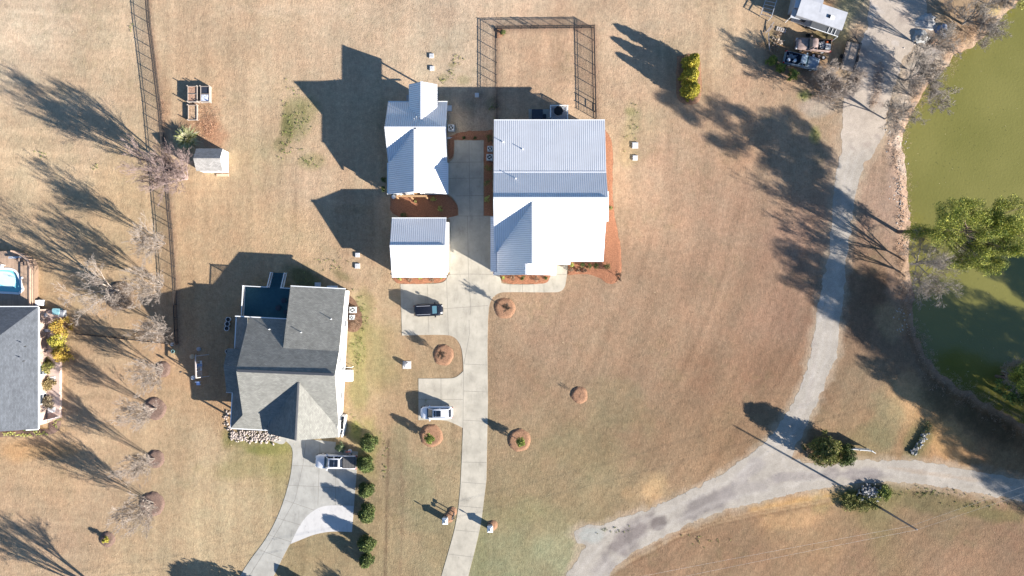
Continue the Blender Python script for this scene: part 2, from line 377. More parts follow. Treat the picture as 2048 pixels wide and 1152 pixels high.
dpn = dp + (fbm(GX, GY, .6, 41)-.5)*1.1
GZ = np.where(dpn < 2.2, np.clip(-0.75+dpn*.36, -2.2, 0), 0.0)
t = np.clip(1-np.abs(dpn-.4)/.9, 0, 1)*.85
t = t*np.clip(.25+1.1*fbm(GX, GY, .35, 77), 0, 1)
GC = GC*(1-t[..., None])+np.array(lin((190,164,142)))/k_exp*t[..., None]
t = np.clip(-dpn*2, 0, 1)
GC = GC*(1-t[..., None])+np.array((.12,.11,.05))*t[..., None]
ny, nx = GX.shape
idx = np.arange(nx*ny).reshape(ny, nx)
F = np.stack([idx[:-1,:-1], idx[:-1,1:], idx[1:,1:], idx[1:,:-1]], -1).reshape(-1, 4)
# grass material: per-point cover colour with blade level noise, mower streaks and bumps
gm = bpy.data.materials.new('dormant_grass'); gm.use_nodes = True
n = gm.node_tree.nodes; l = gm.node_tree.links; b = n['Principled BSDF']
b.inputs['Roughness'].default_value = .95; b.inputs['Specular IOR Level'].default_value = .1
at = n.new('ShaderNodeAttribute'); at.attribute_name = 'Col'
geo = n.new('ShaderNodeNewGeometry')
def noise(scale, mapping=None, detail=4, rough=.6, rot=0):
    v = geo.outputs['Position']
    if mapping:
        mp = n.new('ShaderNodeMapping'); mp.inputs['Scale'].default_value = mapping; mp.inputs['Rotation'].default_value = (0,0,rot)
        l.new(v, mp.inputs[0]); v = mp.outputs[0]
    t_ = n.new('ShaderNodeTexNoise'); t_.inputs['Scale'].default_value = scale; t_.inputs['Detail'].default_value = detail
    t_.inputs['Roughness'].default_value = rough; l.new(v, t_.inputs['Vector']); return t_.outputs[0]
def mrange(s_, a, b_, c, d_):
    m_ = n.new('ShaderNodeMapRange'); l.new(s_, m_.inputs[0])
    for i, v in enumerate((a, b_, c, d_)): m_.inputs[i+1].default_value = v
    return m_.outputs[0]
def mth(op, a, b_):
    m_ = n.new('ShaderNodeMath'); m_.operation = op
    for i, v in enumerate((a, b_)):
        if isinstance(v, (int, float)): m_.inputs[i].default_value = v
        else: l.new(v, m_.inputs[i])
    return m_.outputs[0]
f1 = mrange(noise(1.5, detail=8, rough=.72), .3, .7, .78, 1.22)
f2 = mrange(noise(1.0, (5.0, 1.1, 1), 5, .7, rot=.5), .3, .7, .90, 1.10)
f3 = mrange(noise(.12, detail=6, rough=.65), .3, .7, .90, 1.10)
f4 = mrange(noise(5.0, detail=4, rough=.8), .3, .7, .80, 1.20)
fac = mth('MULTIPLY', mth('MULTIPLY', f1, f2), mth('MULTIPLY', f3, f4))
sc = n.new('ShaderNodeVectorMath'); sc.operation = 'SCALE'; l.new(at.outputs['Color'], sc.inputs[0]); l.new(fac, sc.inputs['Scale'])
hue = n.new('ShaderNodeMix'); hue.data_type = 'RGBA'; hue.blend_type = 'MULTIPLY'; hue.inputs['Factor'].default_value = 1
cr = n.new('ShaderNodeValToRGB'); cr.color_ramp.elements[0].position = .35; cr.color_ramp.elements[0].color = (.95,.97,.97,1)
cr.color_ramp.elements[1].position = .65; cr.color_ramp.elements[1].color = (1.04,.98,.96,1)
l.new(noise(.35, detail=5), cr.inputs[0]); l.new(sc.outputs[0], hue.inputs['A']); l.new(cr.outputs[0], hue.inputs['B'])
l.new(hue.outputs['Result'], b.inputs['Base Color'])
bu = n.new('ShaderNodeBump'); bu.inputs['Distance'].default_value = .07; bu.inputs['Strength'].default_value = .75
l.new(mth('ADD', noise(4.5, detail=6, rough=.75), mth('MULTIPLY', noise(1.3, (2, 1, 1), 4, .7, rot=.5), .8)), bu.inputs['Height'])
l.new(bu.outputs[0], b.inputs['Normal'])
np_mesh('ground', np.stack([GX.ravel(), GY.ravel(), GZ.ravel()], -1), F, gm, col=GC.reshape(-1, 3), cdomain='POINT', kind='structure')

def cells(name, poly, z, m, colf=None, cell=.25, jit=.35, ns=.9, parent=None, **kw):
    """a ground sheet with a ragged natural edge: grid cells inside the polygon, border vertices pulled to it"""
    P = np.array(poly); x0, y0 = P.min(0)-1; x1, y1 = P.max(0)+1
    xs = np.arange(x0, x1, cell); ys = np.arange(y0, y1, cell)
    X, Y = np.meshgrid(xs, ys)
    sd = sdist(X, Y, poly)+(fbm(X, Y, ns, len(poly))-.5)*2*jit
    cen = (sd[:-1,:-1]+sd[:-1,1:]+sd[1:,1:]+sd[1:,:-1])/4
    keep = cen < 0
    gy, gx = np.gradient(sd, cell); gn = np.maximum(gx*gx+gy*gy, .3)
    used = np.zeros(sd.shape, int)
    for dy in (0, 1):
        for dx in (0, 1): used[dy:used.shape[0]-1+dy, dx:used.shape[1]-1+dx] += keep
    bd = (used > 0) & (used < 4)
    mv = np.clip(sd, -cell, cell)
    X2 = np.where(bd, X-gx/gn*mv, X); Y2 = np.where(bd, Y-gy/gn*mv, Y)
    Z = z(X, Y, sd) if callable(z) else np.full(X.shape, z)
    ii = np.arange(X.size).reshape(X.shape)
    Fc = np.stack([ii[:-1,:-1][keep], ii[:-1,1:][keep], ii[1:,1:][keep], ii[1:,:-1][keep]], -1)
    u, inv = np.unique(Fc.ravel(), return_inverse=True)
    V = np.stack([X2.ravel(), Y2.ravel(), Z.ravel()], -1)[u]
    c = colf(X, Y, sd).reshape(-1, 3)[u] if colf else None
    at_ = tuple(V.mean(0)) if not parent else (0, 0, 0)
    at_ = (at_[0], at_[1], 0)
    return np_mesh(name, V, inv.reshape(-1, 4), m, parent=parent, col=c, cdomain='POINT', at=at_, **kw)

# pond
pm = bpy.data.materials.new('pond_water'); pm.use_nodes = True
n = pm.node_tree.nodes; l = pm.node_tree.links; b = n['Principled BSDF']
b.inputs['Roughness'].default_value = .12; b.inputs['Specular IOR Level'].default_value = .5
geo = n.new('ShaderNodeNewGeometry')
cr = n.new('ShaderNodeValToRGB'); cr.color_ramp.elements[0].color = (.150,.142,.034,1); cr.color_ramp.elements[1].color = (.185,.170,.046,1)
cr.color_ramp.elements[0].position = .3; cr.color_ramp.elements[1].position = .7
t_ = n.new('ShaderNodeTexNoise'); t_.inputs['Scale'].default_value = .12; t_.inputs['Detail'].default_value = 5; l.new(geo.outputs['Position'], t_.inputs['Vector'])
l.new(t_.outputs[0], cr.inputs[0]); l.new(cr.outputs[0], b.inputs['Base Color'])
t2 = n.new('ShaderNodeTexNoise'); t2.inputs['Scale'].default_value = 3.5; t2.inputs['Detail'].default_value = 2; l.new(geo.outputs['Position'], t2.inputs['Vector'])
bu = n.new('ShaderNodeBump'); bu.inputs['Distance'].default_value = .018; l.new(t2.outputs[0], bu.inputs['Height']); l.new(bu.outputs[0], b.inputs['Normal'])
ys_ = np.arange(-30, 60.1, 2.0); xs_ = np.arange(50, 140.1, 2.0)
X, Y = np.meshgrid(xs_, ys_); ii = np.arange(X.size).reshape(X.shape)
Fw = np.stack([ii[:-1,:-1], ii[:-1,1:], ii[1:,1:], ii[1:,:-1]], -1).reshape(-1, 4)
np_mesh('pond_water', np.stack([X.ravel(), Y.ravel(), np.full(X.size, -.72)], -1), Fw, pm, kind='structure')

# gravel road
def road_col(X, Y, sd):
    px = X*PXM+1024; py = -Y*PXM+576
    c = np.ones(X.shape+(3,))*np.array(lin((200,189,174)))/k_exp
    up = np.clip((330-py)/60, 0, 1)[..., None]
    c = c*(1-up)+np.array(lin((216,200,182)))/k_exp*up
    def pt(a, b_, rx, ry, ang, col, st):
        nonlocal c
        ca, sa = math.cos(R(ang)), math.sin(R(ang)); dx, dy = px-a, py-b_
        d = np.sqrt(((dx*ca+dy*sa)/rx)**2+((-dx*sa+dy*ca)/ry)**2)+(fbm(X, Y, .55, int(a) % 40)-.5)*1.6
        t = np.clip((1-d)*2+.5, 0, 1)[..., None]*st
        c = c*(1-t)+np.array(lin(col))/k_exp*t
    pt(1250,1080,60,22,-38,(150,138,132),.85); pt(1318,1046,16,12,-30,(140,128,122),.85); pt(1420,1005,52,20,-22,(150,140,134),.8); pt(1500,975,60,14,-16,(176,166,158),.6)
    pt(1600,952,60,8,-3,(172,162,156),.6); pt(1710,948,66,13,2,(148,138,136),.8); pt(1210,1130,30,20,-50,(176,166,158),.6); pt(1500,940,30,16,-45,(182,172,166),.5)
    pt(1880,950,110,4,8,(196,174,150),.7); pt(1180,1070,26,14,-10,(196,198,188),.7)
    for k_ in range(26): pt(1700+rnd.uniform(-20,110),rnd.uniform(0,300),rnd.uniform(5,22),rnd.uniform(4,12),rnd.uniform(20,70),rnd.choice([(170,156,146),(188,170,156),(236,224,212)]),.5)
    for k_ in range(30): t_=rnd.random(); pt(1655-50*t_+rnd.uniform(-14,14),430+400*t_,rnd.uniform(5,16),rnd.uniform(3,7),100,rnd.choice([(190,176,164),(226,216,204)]),.4)
    # wheel lines and the greyer crown
    s2 = np.clip(1-np.abs(sd+1.3)/.5, 0, 1)[..., None]*.3*(py > 300)[..., None]
    c = c*(1-s2)+np.array(lin((222,212,200)))/k_exp*s2
    c *= (1+.35*(fbm(X, Y, .6, 3)-.5)+.25*(fbm(X, Y, 3.0, 9, 2)-.5))[..., None]
    return c
mg = mat('gravel', (1,1,1), .95, .22, 9.0, .03, 14, kind='vcol', spec=.15, detail=6)
cells('gravel_road', ROADP, .012, mg, road_col, .22, .42, 1.3, kind='structure')

# ---------------------------------------------------------------- concrete
CO = mat('concrete', tuple(c/1.64 for c in lin((218,208,188))), .8, .20, .5, .004, 8, detail=8)
CO2 = mat('fresh_concrete', tuple(c/1.60 for c in lin((234,230,224))), .8, .06, .4, .004, 8, detail=8)
CO3 = mat('bluish_concrete', tuple(c/1.66 for c in lin((204,200,189))), .8, .20, .5, .004, 8, detail=8)
JT = mat('control_joint', (.22,.20,.17), .95, .2, 5)
def paving(name, pts, z, m, joints=()):
    P = smooth_poly(pts); mb = MB()
    mb.slab([g(a, b_)[:2]+(z,) for a, b_ in P], .12)
    for ln in joints:
        for (a, b_), (c, d_) in zip(ln[:-1], ln[1:]):
            A = Vector(g(a, b_)); B = Vector(g(c, d_)); d = (B-A).normalized(); s_ = Vector((-d.y, d.x, 0))*.022; A.z = B.z = z+.004
            mb.add([A-s_, B-s_, B+s_, A+s_], [(0,1,2,3)], 1)
    return mb.build(name, [m, JT], kind='structure')
paving('driveway', [(909,281),(967,281),(967,432),(985,432),(986,551),(1000,551),(1003,566),(1014,569,1),(1085,569,1),(1099,556,1),(1101,549),(1111,549),(1111,528),(1135,528),(1134,552,1),(1128,584,1),(1095,585,1),
    (1020,584,1),(996,585,1),(979,602,1),(976,640),(975,700),(976,800),(973,960),(968,1000,1),(962,1050,1),(950,1100,1),(936,1155),(920,1230,1),(905,1400),(850,1400),(864,1230,1),(882,1155),(898,1100,1),(912,1050,1),(920,990,1),(923,930),
    (926,856),(906,846,1),(890,840,1),(837,840),(837,757),(890,757,1),(912,756,1),(927,742),(926,715,1),(922,690,1),(908,672,1),(885,669,1),(804,671),(801,568),(880,568,1),(893,560,1),(896,551),(900,549),(900,437),(833,437),(833,431),(917,431),(917,412,1),
    (906,395,1),(896,388,1),(894,380),(894,326,1),(909,318,1)], .035, CO,
    [[(938,283),(940,431)],[(896,325),(966,324)],[(896,357),(966,356)],[(911,392),(967,391)],[(912,432),(985,432)],[(935,432),(937,549)],[(937,549),(942,617),(940,630)],[(893,549),(895,616)],
     [(893,549),(937,548),(985,549)],[(895,617),(976,611)],[(855,570),(858,668)],[(895,617),(897,670)],[(803,618),(895,617)],[(1020,569),(1020,585)],[(1045,569),(1045,585)],[(1068,569),(1068,585)],[(1088,569),(1088,586)],
     [(1112,549),(1133,549)],[(927,742),(926,857)],[(928,728),(975,730)],[(928,782),(974,784)],[(926,840),(975,843)],[(925,924),(973,925)],[(923,964),(972,968)],[(920,1012),(967,1016)],[(912,1060),(957,1064)],[(898,1108),(946,1114)],[(837,799),(926,799)],
     [(882,757),(882,840)],[(938,640),(939,668),(928,728)]])
paving('neighbour_driveway', [(560,872),(672,884),(671,893),(690,901,1),(716,903),(713,950),(708,1011),(660,1010,1),(638,1014,1),(612,1032,1),(594,1060,1),(580,1088),(563,1120,1),(546,1155),(500,1250,1),(450,1400),(378,1400),(430,1230,1),(478,1155),(500,1120,1),(535,1075,1),(562,1020,1),
    (580,960,1),(585,925,1),(586,895,1),(572,882,1)], .035, CO3,
    [[(612,885),(606,930),(590,1000),(556,1060),(525,1110),(500,1150)],[(640,885),(636,1010)],[(672,893),(671,1010)],[(585,931),(713,935)],[(572,970),(710,977)],[(564,998),(628,1020)],[(548,1034),(602,1050)],[(533,1068),(583,1084)],[(516,1098),(568,1118)]])
paving('driveway_extension', [(580.6,1088),(594,1060,1),(612,1032,1),(638,1014,1),(660,1010,1),(708,1011.5),(704,1064),(665,1062,1),(630,1068,1),(605,1078,1)], .034, CO2)
paving('stoop_path', [(535,862),(560,868),(572,882),(566,890,1),(548,884,1),(530,878)], .03, CO3)

# ---------------------------------------------------------------- mulch
ML = mat('pine_bark_mulch', tuple(c/1.5 for c in lin((176,134,104))), .95, .38, 7.0, .05, 12, detail=6)
MLd = mat('old_red_mulch', tuple(c/1.5 for c in lin((146,120,106))), .95, .38, 7.0, .05, 12, detail=6)
MLB = mat('fresh_bark_mulch', tuple(c/1.5 for c in lin((180,124,92))), .95, .38, 7.0, .05, 12, detail=6)
def bed(pts, m=MLB, z=.045, name='mulch_bed'):
    P = [g(a, b_)[:2] for a, b_ in smooth_poly(pts, 2)]
    cells(name, P, lambda X, Y, sd: z+.07*np.clip(-sd*3, 0, 1)+.06*(fbm(X, Y, 2.0, 8)-.5), m, cell=.18, jit=.12, ns=1.6, kind='structure')
bed([(781,392),(893,389),(905,398,1),(915,410,1),(916,431),(890,437),(779,437,1)])
bed([(896,275),(925,262,1),(970,262),(985,258),(985,431),(968,431),(968,280),(908,280),(908,312,1),(896,322,1)])
bed([(783,553),(893,553),(888,566,1),(800,569,1),(786,560,1)])
bed([(1000,551),(1101,549),(1098,562,1),(1085,568,1),(1014,568,1),(1003,562,1)])
bed([(1136,523),(1205,523),(1204,480),(1202,250),(1213,262,1),(1224,280,1),(1226,330,1),(1224,400,1),(1236,470,1),(1243,500,1),(1244,545,1),(1232,568,1),(1214,568,1),(1196,552,1),(1170,548,1),(1136,550)])
bed([(650,0),(0,0),(0,10)][:0] or [(1354,112),(1398,106,1),(1404,150,1),(1402,200,1),(1388,211,1),(1358,206,1),(1350,180,1)], ML)
bed([(693,586),(712,600,1),(728,640,1),(715,666,1),(692,662)], mat('bark_litter', (.14,.08,.05), .95, .4, 6, .05, 12))
bed([(0,862),(98,857),(98,700),(118,702),(119,830,1),(124,850,1),(112,868,1),(70,872,1),(0,874)], MLd)
bed([(985,20),(1004,56),(1010,66,1),(1004,76,1),(994,76),(990,60)][1:], ML)
def ring(px, py, r, m=ML, border=None):
    P = [(g(px, py)[0]+r/PXM*math.cos(t), g(px, py)[1]+r/PXM*math.sin(t)) for t in np.linspace(0, 2*math.pi, 24, endpoint=False)]
    cells('mulch_ring', P, lambda X, Y, sd: .02+.17*np.clip(-sd*3.2, 0, 1)+.05*(fbm(X, Y, 2.5, 7)-.5), m, cell=.15, jit=.15, ns=1.1, kind='structure')
for a in [(1010,616,21),(887,710,21),(863,872,23),(1039,880,23),(1159,790,17),(905,1023,9),(897,1036,10),(985,1050,10)]: ring(*a)
for a in [(310,817,23,MLd),(312,918,18,MLd),(305,1008,25,MLd),(215,1078,16,MLd),(326,738,16,MLd),(240,592,30,mat('leaf_litter', (.17,.12,.08), .95, .4, 6, .05, 12))]: ring(*a)
# ---------------------------------------------------------------- buildings
WHITE = mat('white_siding', (.72,.72,.70), .6, .05, 2, kind=None)
SIDE = mat('cream_siding', (.70,.67,.62), .65, .06, 2)
TRIM = mat('white_trim', (.78,.78,.76), .45, .04, 3)
METAL = mat('white_ribbed_metal', (.70,.70,.71), .42, .05, .6, metal=.30, spec=.6, kind='rib')
MTRIM = mat('metal_trim', (.60,.61,.63), .35, .04, 3, spec=.6)
SHING = mat('grey_shingle', (.222,.217,.192), .9, .16, .9, kind='shingle', detail=7)
SHED_S = mat('brown_shingle', (.32,.305,.285), .9, .16, 1.2, kind='shingle', detail=7)
SHING_B = mat('slate_blue_shingle', (.118,.128,.142), .9, .16, 1.0, kind='shingle', detail=7)
DARKT = mat('dark_ridge', (.05,.055,.065), .8, .1, 3)
BRICK = mat('pink_brick', (.50,.37,.30), .9, .12, 4, kind='brick')
BRICKR = mat('red_brick', (.30,.13,.08), .9, .2, 4, kind='brick')
FOUND = mat('foundation_block', (.33,.25,.20), .9, .15, 5)
GLASS = mat('window_glass', (.03,.04,.055), .08, .1, 2, spec=.9)
PIPE = mat('vent_pipe', (.6,.6,.6), .5, .05, 3)
PIPED = mat('black_pipe', (.03,.03,.03), .5, .05, 3)
DOORM = mat('door_paint', (.62,.62,.60), .5, .05, 3)
WOODP = mat('stained_post', (.34,.21,.11), .7, .2, 6)
SLATE = mat('porch_slab', (.36,.35,.34), .85, .1, 4)

def opening(par, name, a, b, t, w_, z0, z1, door=False, m=GLASS, frame=TRIM, label=None):
    """window or door on the wall a->b (plan points, outside to the right of a->b), t metres along"""
    a = Vector((a[0], a[1], 0)); b = Vector((b[0], b[1], 0)); d = (b-a).normalized(); nn = Vector((d.y, -d.x, 0))
    c = a+d*t
    def blk(mb, s0, s1, za, zb, dn0, dn1):
        P = [c+d*s0+nn*dn0, c+d*s1+nn*dn0, c+d*s1+nn*dn1, c+d*s0+nn*dn1]
        vs = [(p.x, p.y, za) for p in P]+[(p.x, p.y, zb) for p in P]
        mb.add(vs, [(0,3,2,1),(4,5,6,7),(0,1,5,4),(1,2,6,5),(2,3,7,6),(3,0,4,7)])
    mb = MB(); h = w_/2; f = .09
    blk(mb, -h-f, -h, z0-f, z1+f, -.02, .06); blk(mb, h, h+f, z0-f, z1+f, -.02, .06)
    blk(mb, -h, h, z1, z1+f, -.02, .06)
    if not door:
        blk(mb, -h, h, z0-f, z0, -.02, .08); blk(mb, -h, h, (z0+z1)/2-.02, (z0+z1)/2+.02, 0, .05)
    fr = mb.build(name, frame, par)
    if label: fr['label'] = label
    mb = MB(); blk(mb, -h, h, z0, z1, -.02, .025)
    mb.build('leaf' if door else 'pane', m, fr)
    return fr
def ridge(par, pts, m=MTRIM, w_=.32, name='ridge_cap'):
    mb = MB()
    for a, b in zip(pts[:-1], pts[1:]): mb.bar(Vector(a)+Vector((0,0,.03)), Vector(b)+Vector((0,0,.03)), w_, .07)
    return mb.build(name, m, par)
def gutter(par, segs, m=TRIM):
    for a, b in segs:
        mb = MB(); mb.bar(Vector(a)-Vector((0,0,.08)), Vector(b)-Vector((0,0,.08)), .13, .13); mb.build('gutter', m, par)
def vents(par, pts, m=PIPE, h=.38, r=.05):
    for p in pts:
        mb = MB(); mb.tube(Vector(p)-Vector((0,0,.1)), Vector(p)+Vector((0,0,h)), r, n=8); mb.tube(Vector(p), Vector(p)+Vector((0,0,.06)), r*2.2, r*1.2, n=8)
        mb.build('vent_pipe', m, par)

# ---- guest house (upper left, white ribbed metal roof)
A = thing('guest_house', 'small white house with ribbed metal roof and a porch gable on its north end', 'house', q(-183,-270))
zE, zR = 2.9, 5.6
L_, R_ = -240.5, -125.5; N_, RY, SY, FY = -361, -302, -243, -182; RX = -183
ov = 5
mb = MB()
mb.slab([q(L_,N_,zE),q(R_,N_,zE),q(R_,RY,zR),q(L_,RY,zR)], .12)
mb.slab([q(L_,RY,zR),q(RX,RY,zR),q(L_,SY,zE)], .12)
mb.slab([q(RX,RY,zR),q(R_,RY,zR),q(R_,SY,zE)], .12)
mb.slab([q(RX,RY,zR),q(L_,SY,zE),q(L_,FY,zE),q(RX,FY,zR)], .12)
mb.slab([q(RX,RY,zR),q(RX,FY,zR),q(R_,FY,zE),q(R_,SY,zE)], .12)
mb.build('roof', METAL, A)
wl, wr, wn, ws = L_+ov, R_-ov, N_+ov, FY-ov
dE = .38*.6
mb = MB()
e = zE+dE-.14
mb.wall([q(wl,wn,e),q(wl,RY,zR-.14),q(wl,SY,e),q(wl,ws,e),q(RX,ws,zR-.14),q(wr,ws,e),q(wr,SY,e),q(wr,RY,zR-.14),q(wr,wn,e)])
mb.build('wall', WHITE, A)
ridge(A, [q(L_,RY,zR),q(R_,RY,zR)]); ridge(A, [q(RX,RY,zR),q(RX,FY,zR)])
gutter(A, [(q(L_,N_-1,zE),q(-199,N_-1,zE)),(q(-144,N_-1,zE),q(R_,N_-1,zE)),(q(R_+1,SY,zE),q(R_+1,FY,zE)),(q(L_-1,SY,zE),q(L_-1,FY,zE))])
# north porch
pz, pe = 4.75, 3.45; xl, xr, xm = -199, -144.5, -172; yn = -393
yi = N_+(pz-zE)/(zR-zE)*(RY-N_); ye = N_+(pe-zE)/(zR-zE)*(RY-N_)
mb = MB()
mb.slab([q(xl,yn,pe),q(xm,yn,pz),q(xm,yi,pz),q(xl,ye,pe)], .12); mb.slab([q(xm,yn,pz),q(xr,yn,pe),q(xr,ye,pe),q(xm,yi,pz)], .12)
mb.build('porch_roof', METAL, A); ridge(A, [q(xm,yn,pz),q(xm,yi,pz)])
for x in (xl+5, xr-5):
    mb = MB(); c = q(x, yn+5); mb.box(c[0]-.09,c[0]+.09,c[1]-.09,c[1]+.09,0,pe+.05); mb.build('porch_post', TRIM, A)
mb = MB(); mb.slab([q(xl+5,yn+4,pe+.1),q(xr-5,yn+4,pe+.1),q(xm,yn+4,pz-.1)], .01)
a0, a1, am = q(xl+3,yn+3), q(xr-3,yn+3), q(xm,yn+3)
mb = MB(); mb.wall([(a0[0],a0[1],pe-.05),(am[0],am[1],pz-.14),(a1[0],a1[1],pe-.05),(a1[0],a1[1]-.1,pe-.05),(am[0],am[1]-.1,pz-.14),(a0[0],a0[1]-.1,pe-.05)], pe-.25); mb.build('porch_gable', WHITE, A)
mb = MB(); c0 = q(xl+3, yn+3); c1 = q(xr-3, wn); mb.box(c0[0],c1[0],c1[1],c0[1],-.02,.28); mb.build('porch_floor', SLATE, A)
mb = MB()
for i in range(3): mb.box(c0[0]-.35*(i+1), c0[0]-.35*i, c0[1]-1.6, c0[1]-.3, 0, .24-.07*i)
mb.build('porch_step', SLATE, A)
mb = MB(); c = q(xl+5,yn+5); dpt = q(xl+5, wn)
mb.bar((c[0],c[1],1.15),(dpt[0],dpt[1],1.15),.05); mb.bar((c[0],c[1],.42),(dpt[0],dpt[1],.42),.05)
for k in range(13):
    t = k/13; mb.bar((c[0],c[1]+(dpt[1]-c[1])*t,.42),(c[0],c[1]+(dpt[1]-c[1])*t,1.15),.035)
mb.build('porch_railing', TRIM, A)
W0, W1, W2, W3 = q(wr,wn), q(wr,ws), q(wl,ws), q(wl,wn)
opening(A,'window',W1,W0,2.2,.9,1.0,2.3); opening(A,'window',W1,W0,9.5,.9,1.0,2.3); opening(A,'side_door',W1,W0,11.2,.95,.1,2.15,True,DOORM)
for t in (1.5, 5.2): opening(A,'window',W2,W1,t,1.4,.8,2.3)
opening(A,'front_door',W2,W1,3.4,1.0,.1,2.2,True,WOODP)
for t in (2,5.5,9): opening(A,'window',W3,W2,t,.9,1.0,2.3)
opening(A,'garage_door',W1,W0,5.6,3.0,.02,2.4,True,DOORM)
opening(A,'window',W0,W3,1.4,.9,1.0,2.3); opening(A,'back_door',W0,W3,3.6,1.0,.3,2.3,True,DOORM)
vents(A, [q(-182,-326,4.5),(q(-186,-322,4.6))], h=.3)
# wooden porch band and beam under the south gable
mb = MB(); c0 = q(-226, FY+1); c1 = q(-166, FY+7); mb.box(c0[0],c1[0],c0[1]-.25,c0[1],2.35,2.5); mb.build('front_beam', WOODP, A)
for x in (-225,-197,-167):
    mb = MB(); c = q(x, FY+5); mb.box(c[0]-.08,c[0]+.08,c[1]-.08,c[1]+.08,0,2.35); mb.build('porch_post', WOODP, A)

# ---- detached garage
B = thing('garage', 'white detached garage with ribbed metal gable roof left of the driveway', 'garage', q(-180,-78))
zE, zR = 3.2, 4.85; L_, R_ = -232.5, -127; N_, RY, SY = -134.4, -79.5, -22
mb = MB(); mb.slab([q(L_,N_,zE),q(R_,N_,zE),q(R_,RY,zR),q(L_,RY,zR)], .12); mb.slab([q(L_,RY,zR),q(R_,RY,zR),q(R_,SY,zE),q(L_,SY,zE)], .12)
mb.build('roof', METAL, B); ridge(B, [q(L_,RY,zR),q(R_,RY,zR)])
gutter(B, [(q(L_,N_-1,zE),q(R_,N_-1,zE)),(q(L_,SY+1,zE),q(R_,SY+1,zE))])
wl, wr, wn, ws = L_+4, R_-2, N_+5, SY-5; e = zE+.36*.4-.14
mb = MB(); mb.wall([q(wl,wn,e),q(wl,RY,zR-.14),q(wl,ws,e),q(wr,ws,e),q(wr,RY,zR-.14),q(wr,wn,e)]); mb.build('wall', WHITE, B)
mb = MB(); mb.slab([q(wr-.5,-128,2.75),q(-122.6,-128,2.5),q(-122.6,-31,2.5),q(wr-.5,-31,2.75)], .08); mb.build('door_canopy', mat('white_panel',(.74,.74,.73),.5,.03,2), B)
W0, W1, W2, W3 = q(wr,wn), q(wr,ws), q(wl,ws), q(wl,wn)
for t in (2.0, 5.2): opening(B,'garage_door',W1,W0,t,2.7,.02,2.35,True,DOORM)
for t in (1.8, 5.4): opening(B,'window',W2,W1,t,.9,1.0,2.2)
opening(B,'side_door',W0,W3,2,.95,.05,2.1,True,DOORM); opening(B,'window',W3,W2,3.5,.9,1.0,2.2)

# ---- main house
M = thing('farmhouse', 'large white farmhouse with long ribbed metal roof right of the driveway', 'house', q(70,-190))
zN, zB, zR = 4.1, 5.42, 7.27
L_, R_ = -34.5, 178
yN, yB, yR, y1, y2 = -321, -219, -166, -97, -53
z1, z2 = 4.1, 2.7
GX_, gL, gR = 39, -34.5, 112; gz, ge = 7.0, 2.55; gS = -45.5
yv0 = yR+(zR-gz)/(zR-z1)*(y1-yR)          # where the wing ridge dies into the slope
yvw = yR+(zR-ge)/(zR-z1)*(y1-yR)          # west valley foot
xv1 = gR-(z1-ge)/(gz-ge)*(gR-GX_)         # east valley at the break
zst = ge+(z2-ge)
xv2 = gR-(z2-ge)/(gz-ge)*(gR-GX_)
fx_, fz = 27, gz-(GX_-27)/(GX_-gL)*(gz-ge); fR = 84; fS = -25; fe = fz-(fR-fx_)/(fx_-gL)*(fz-ge)
mb = MB()
mb.slab([q(L_,yN,zN),q(R_,yN,zN),q(R_,yB,zB),q(L_,yB,zB)], .12)
mb.slab([q(L_,yB,zB),q(R_,yB,zB),q(R_,yR,zR),q(L_,yR,zR)], .12)
mb.slab([q(L_,yR,zR),q(GX_,yR,zR),q(GX_,yv0,gz),q(L_,yvw,ge)], .12)
mb.slab([q(GX_,yR,zR),q(R_,yR,zR),q(R_,y1,z1),q(xv1,y1,z1),q(GX_,yv0,gz)], .12)
mb.slab([q(xv1,y1,z1),q(R_,y1,z1),q(R_,y2,z2),q(xv2,y2,z2)], .12)
mb.slab([q(GX_,yv0,gz),q(GX_,gS,gz),q(fx_,gS,fz),q(fx_,fS,fz),q(gL,fS,ge),q(gL,yvw,ge)], .12)
mb.slab([q(GX_,yv0,gz),q(xv1,y1,z1),q(gR,y2,ge+.02),q(gR,gS,ge),q(GX_,gS,gz)], .12)
mb.slab([q(fx_,gS,fz),q(fR,gS,fe),q(fR,fS,fe),q(fx_,fS,fz)], .12)
mb.build('roof', METAL, M)
ridge(M, [q(L_,yR,zR),q(R_,yR,zR)]); ridge(M, [q(L_,yB,zB-.02),q(R_,yB,zB-.02)], w_=.16, name='roof_break_flashing')
ridge(M, [q(GX_,yv0,gz),q(GX_,gS,gz)]); ridge(M, [q(fx_,gS,fz),q(fx_,fS,fz)]); ridge(M, [q(xv1,y1,z1-.03),q(R_,y1,z1-.03)], w_=.10, name='roof_break_flashing')
gutter(M, [(q(L_,yN-1,zN),q(R_,yN-1,zN)),(q(xv2,y2+1,z2),q(R_,y2+1,z2)),(q(gL-1,yvw,ge),q(gL-1,fS,ge)),(q(gR+1,y2,ge),q(gR+1,gS,ge)),(q(fR+1,gS,fe),q(fR+1,fS,fe))])
wl, wr, wn, ws = L_+4, R_-6, yN+5, y2-18
def zs(y): # roof height of the east slope at plan y, under the slab
    P = [(yN,zN),(yB,zB),(yR,zR),(y1,z1),(y2,z2)]
    for (a, za), (b, zb) in zip(P[:-1], P[1:]):
        if a <= y <= b: return za+(zb-za)*(y-a)/(b-a)-.14
mb = MB()
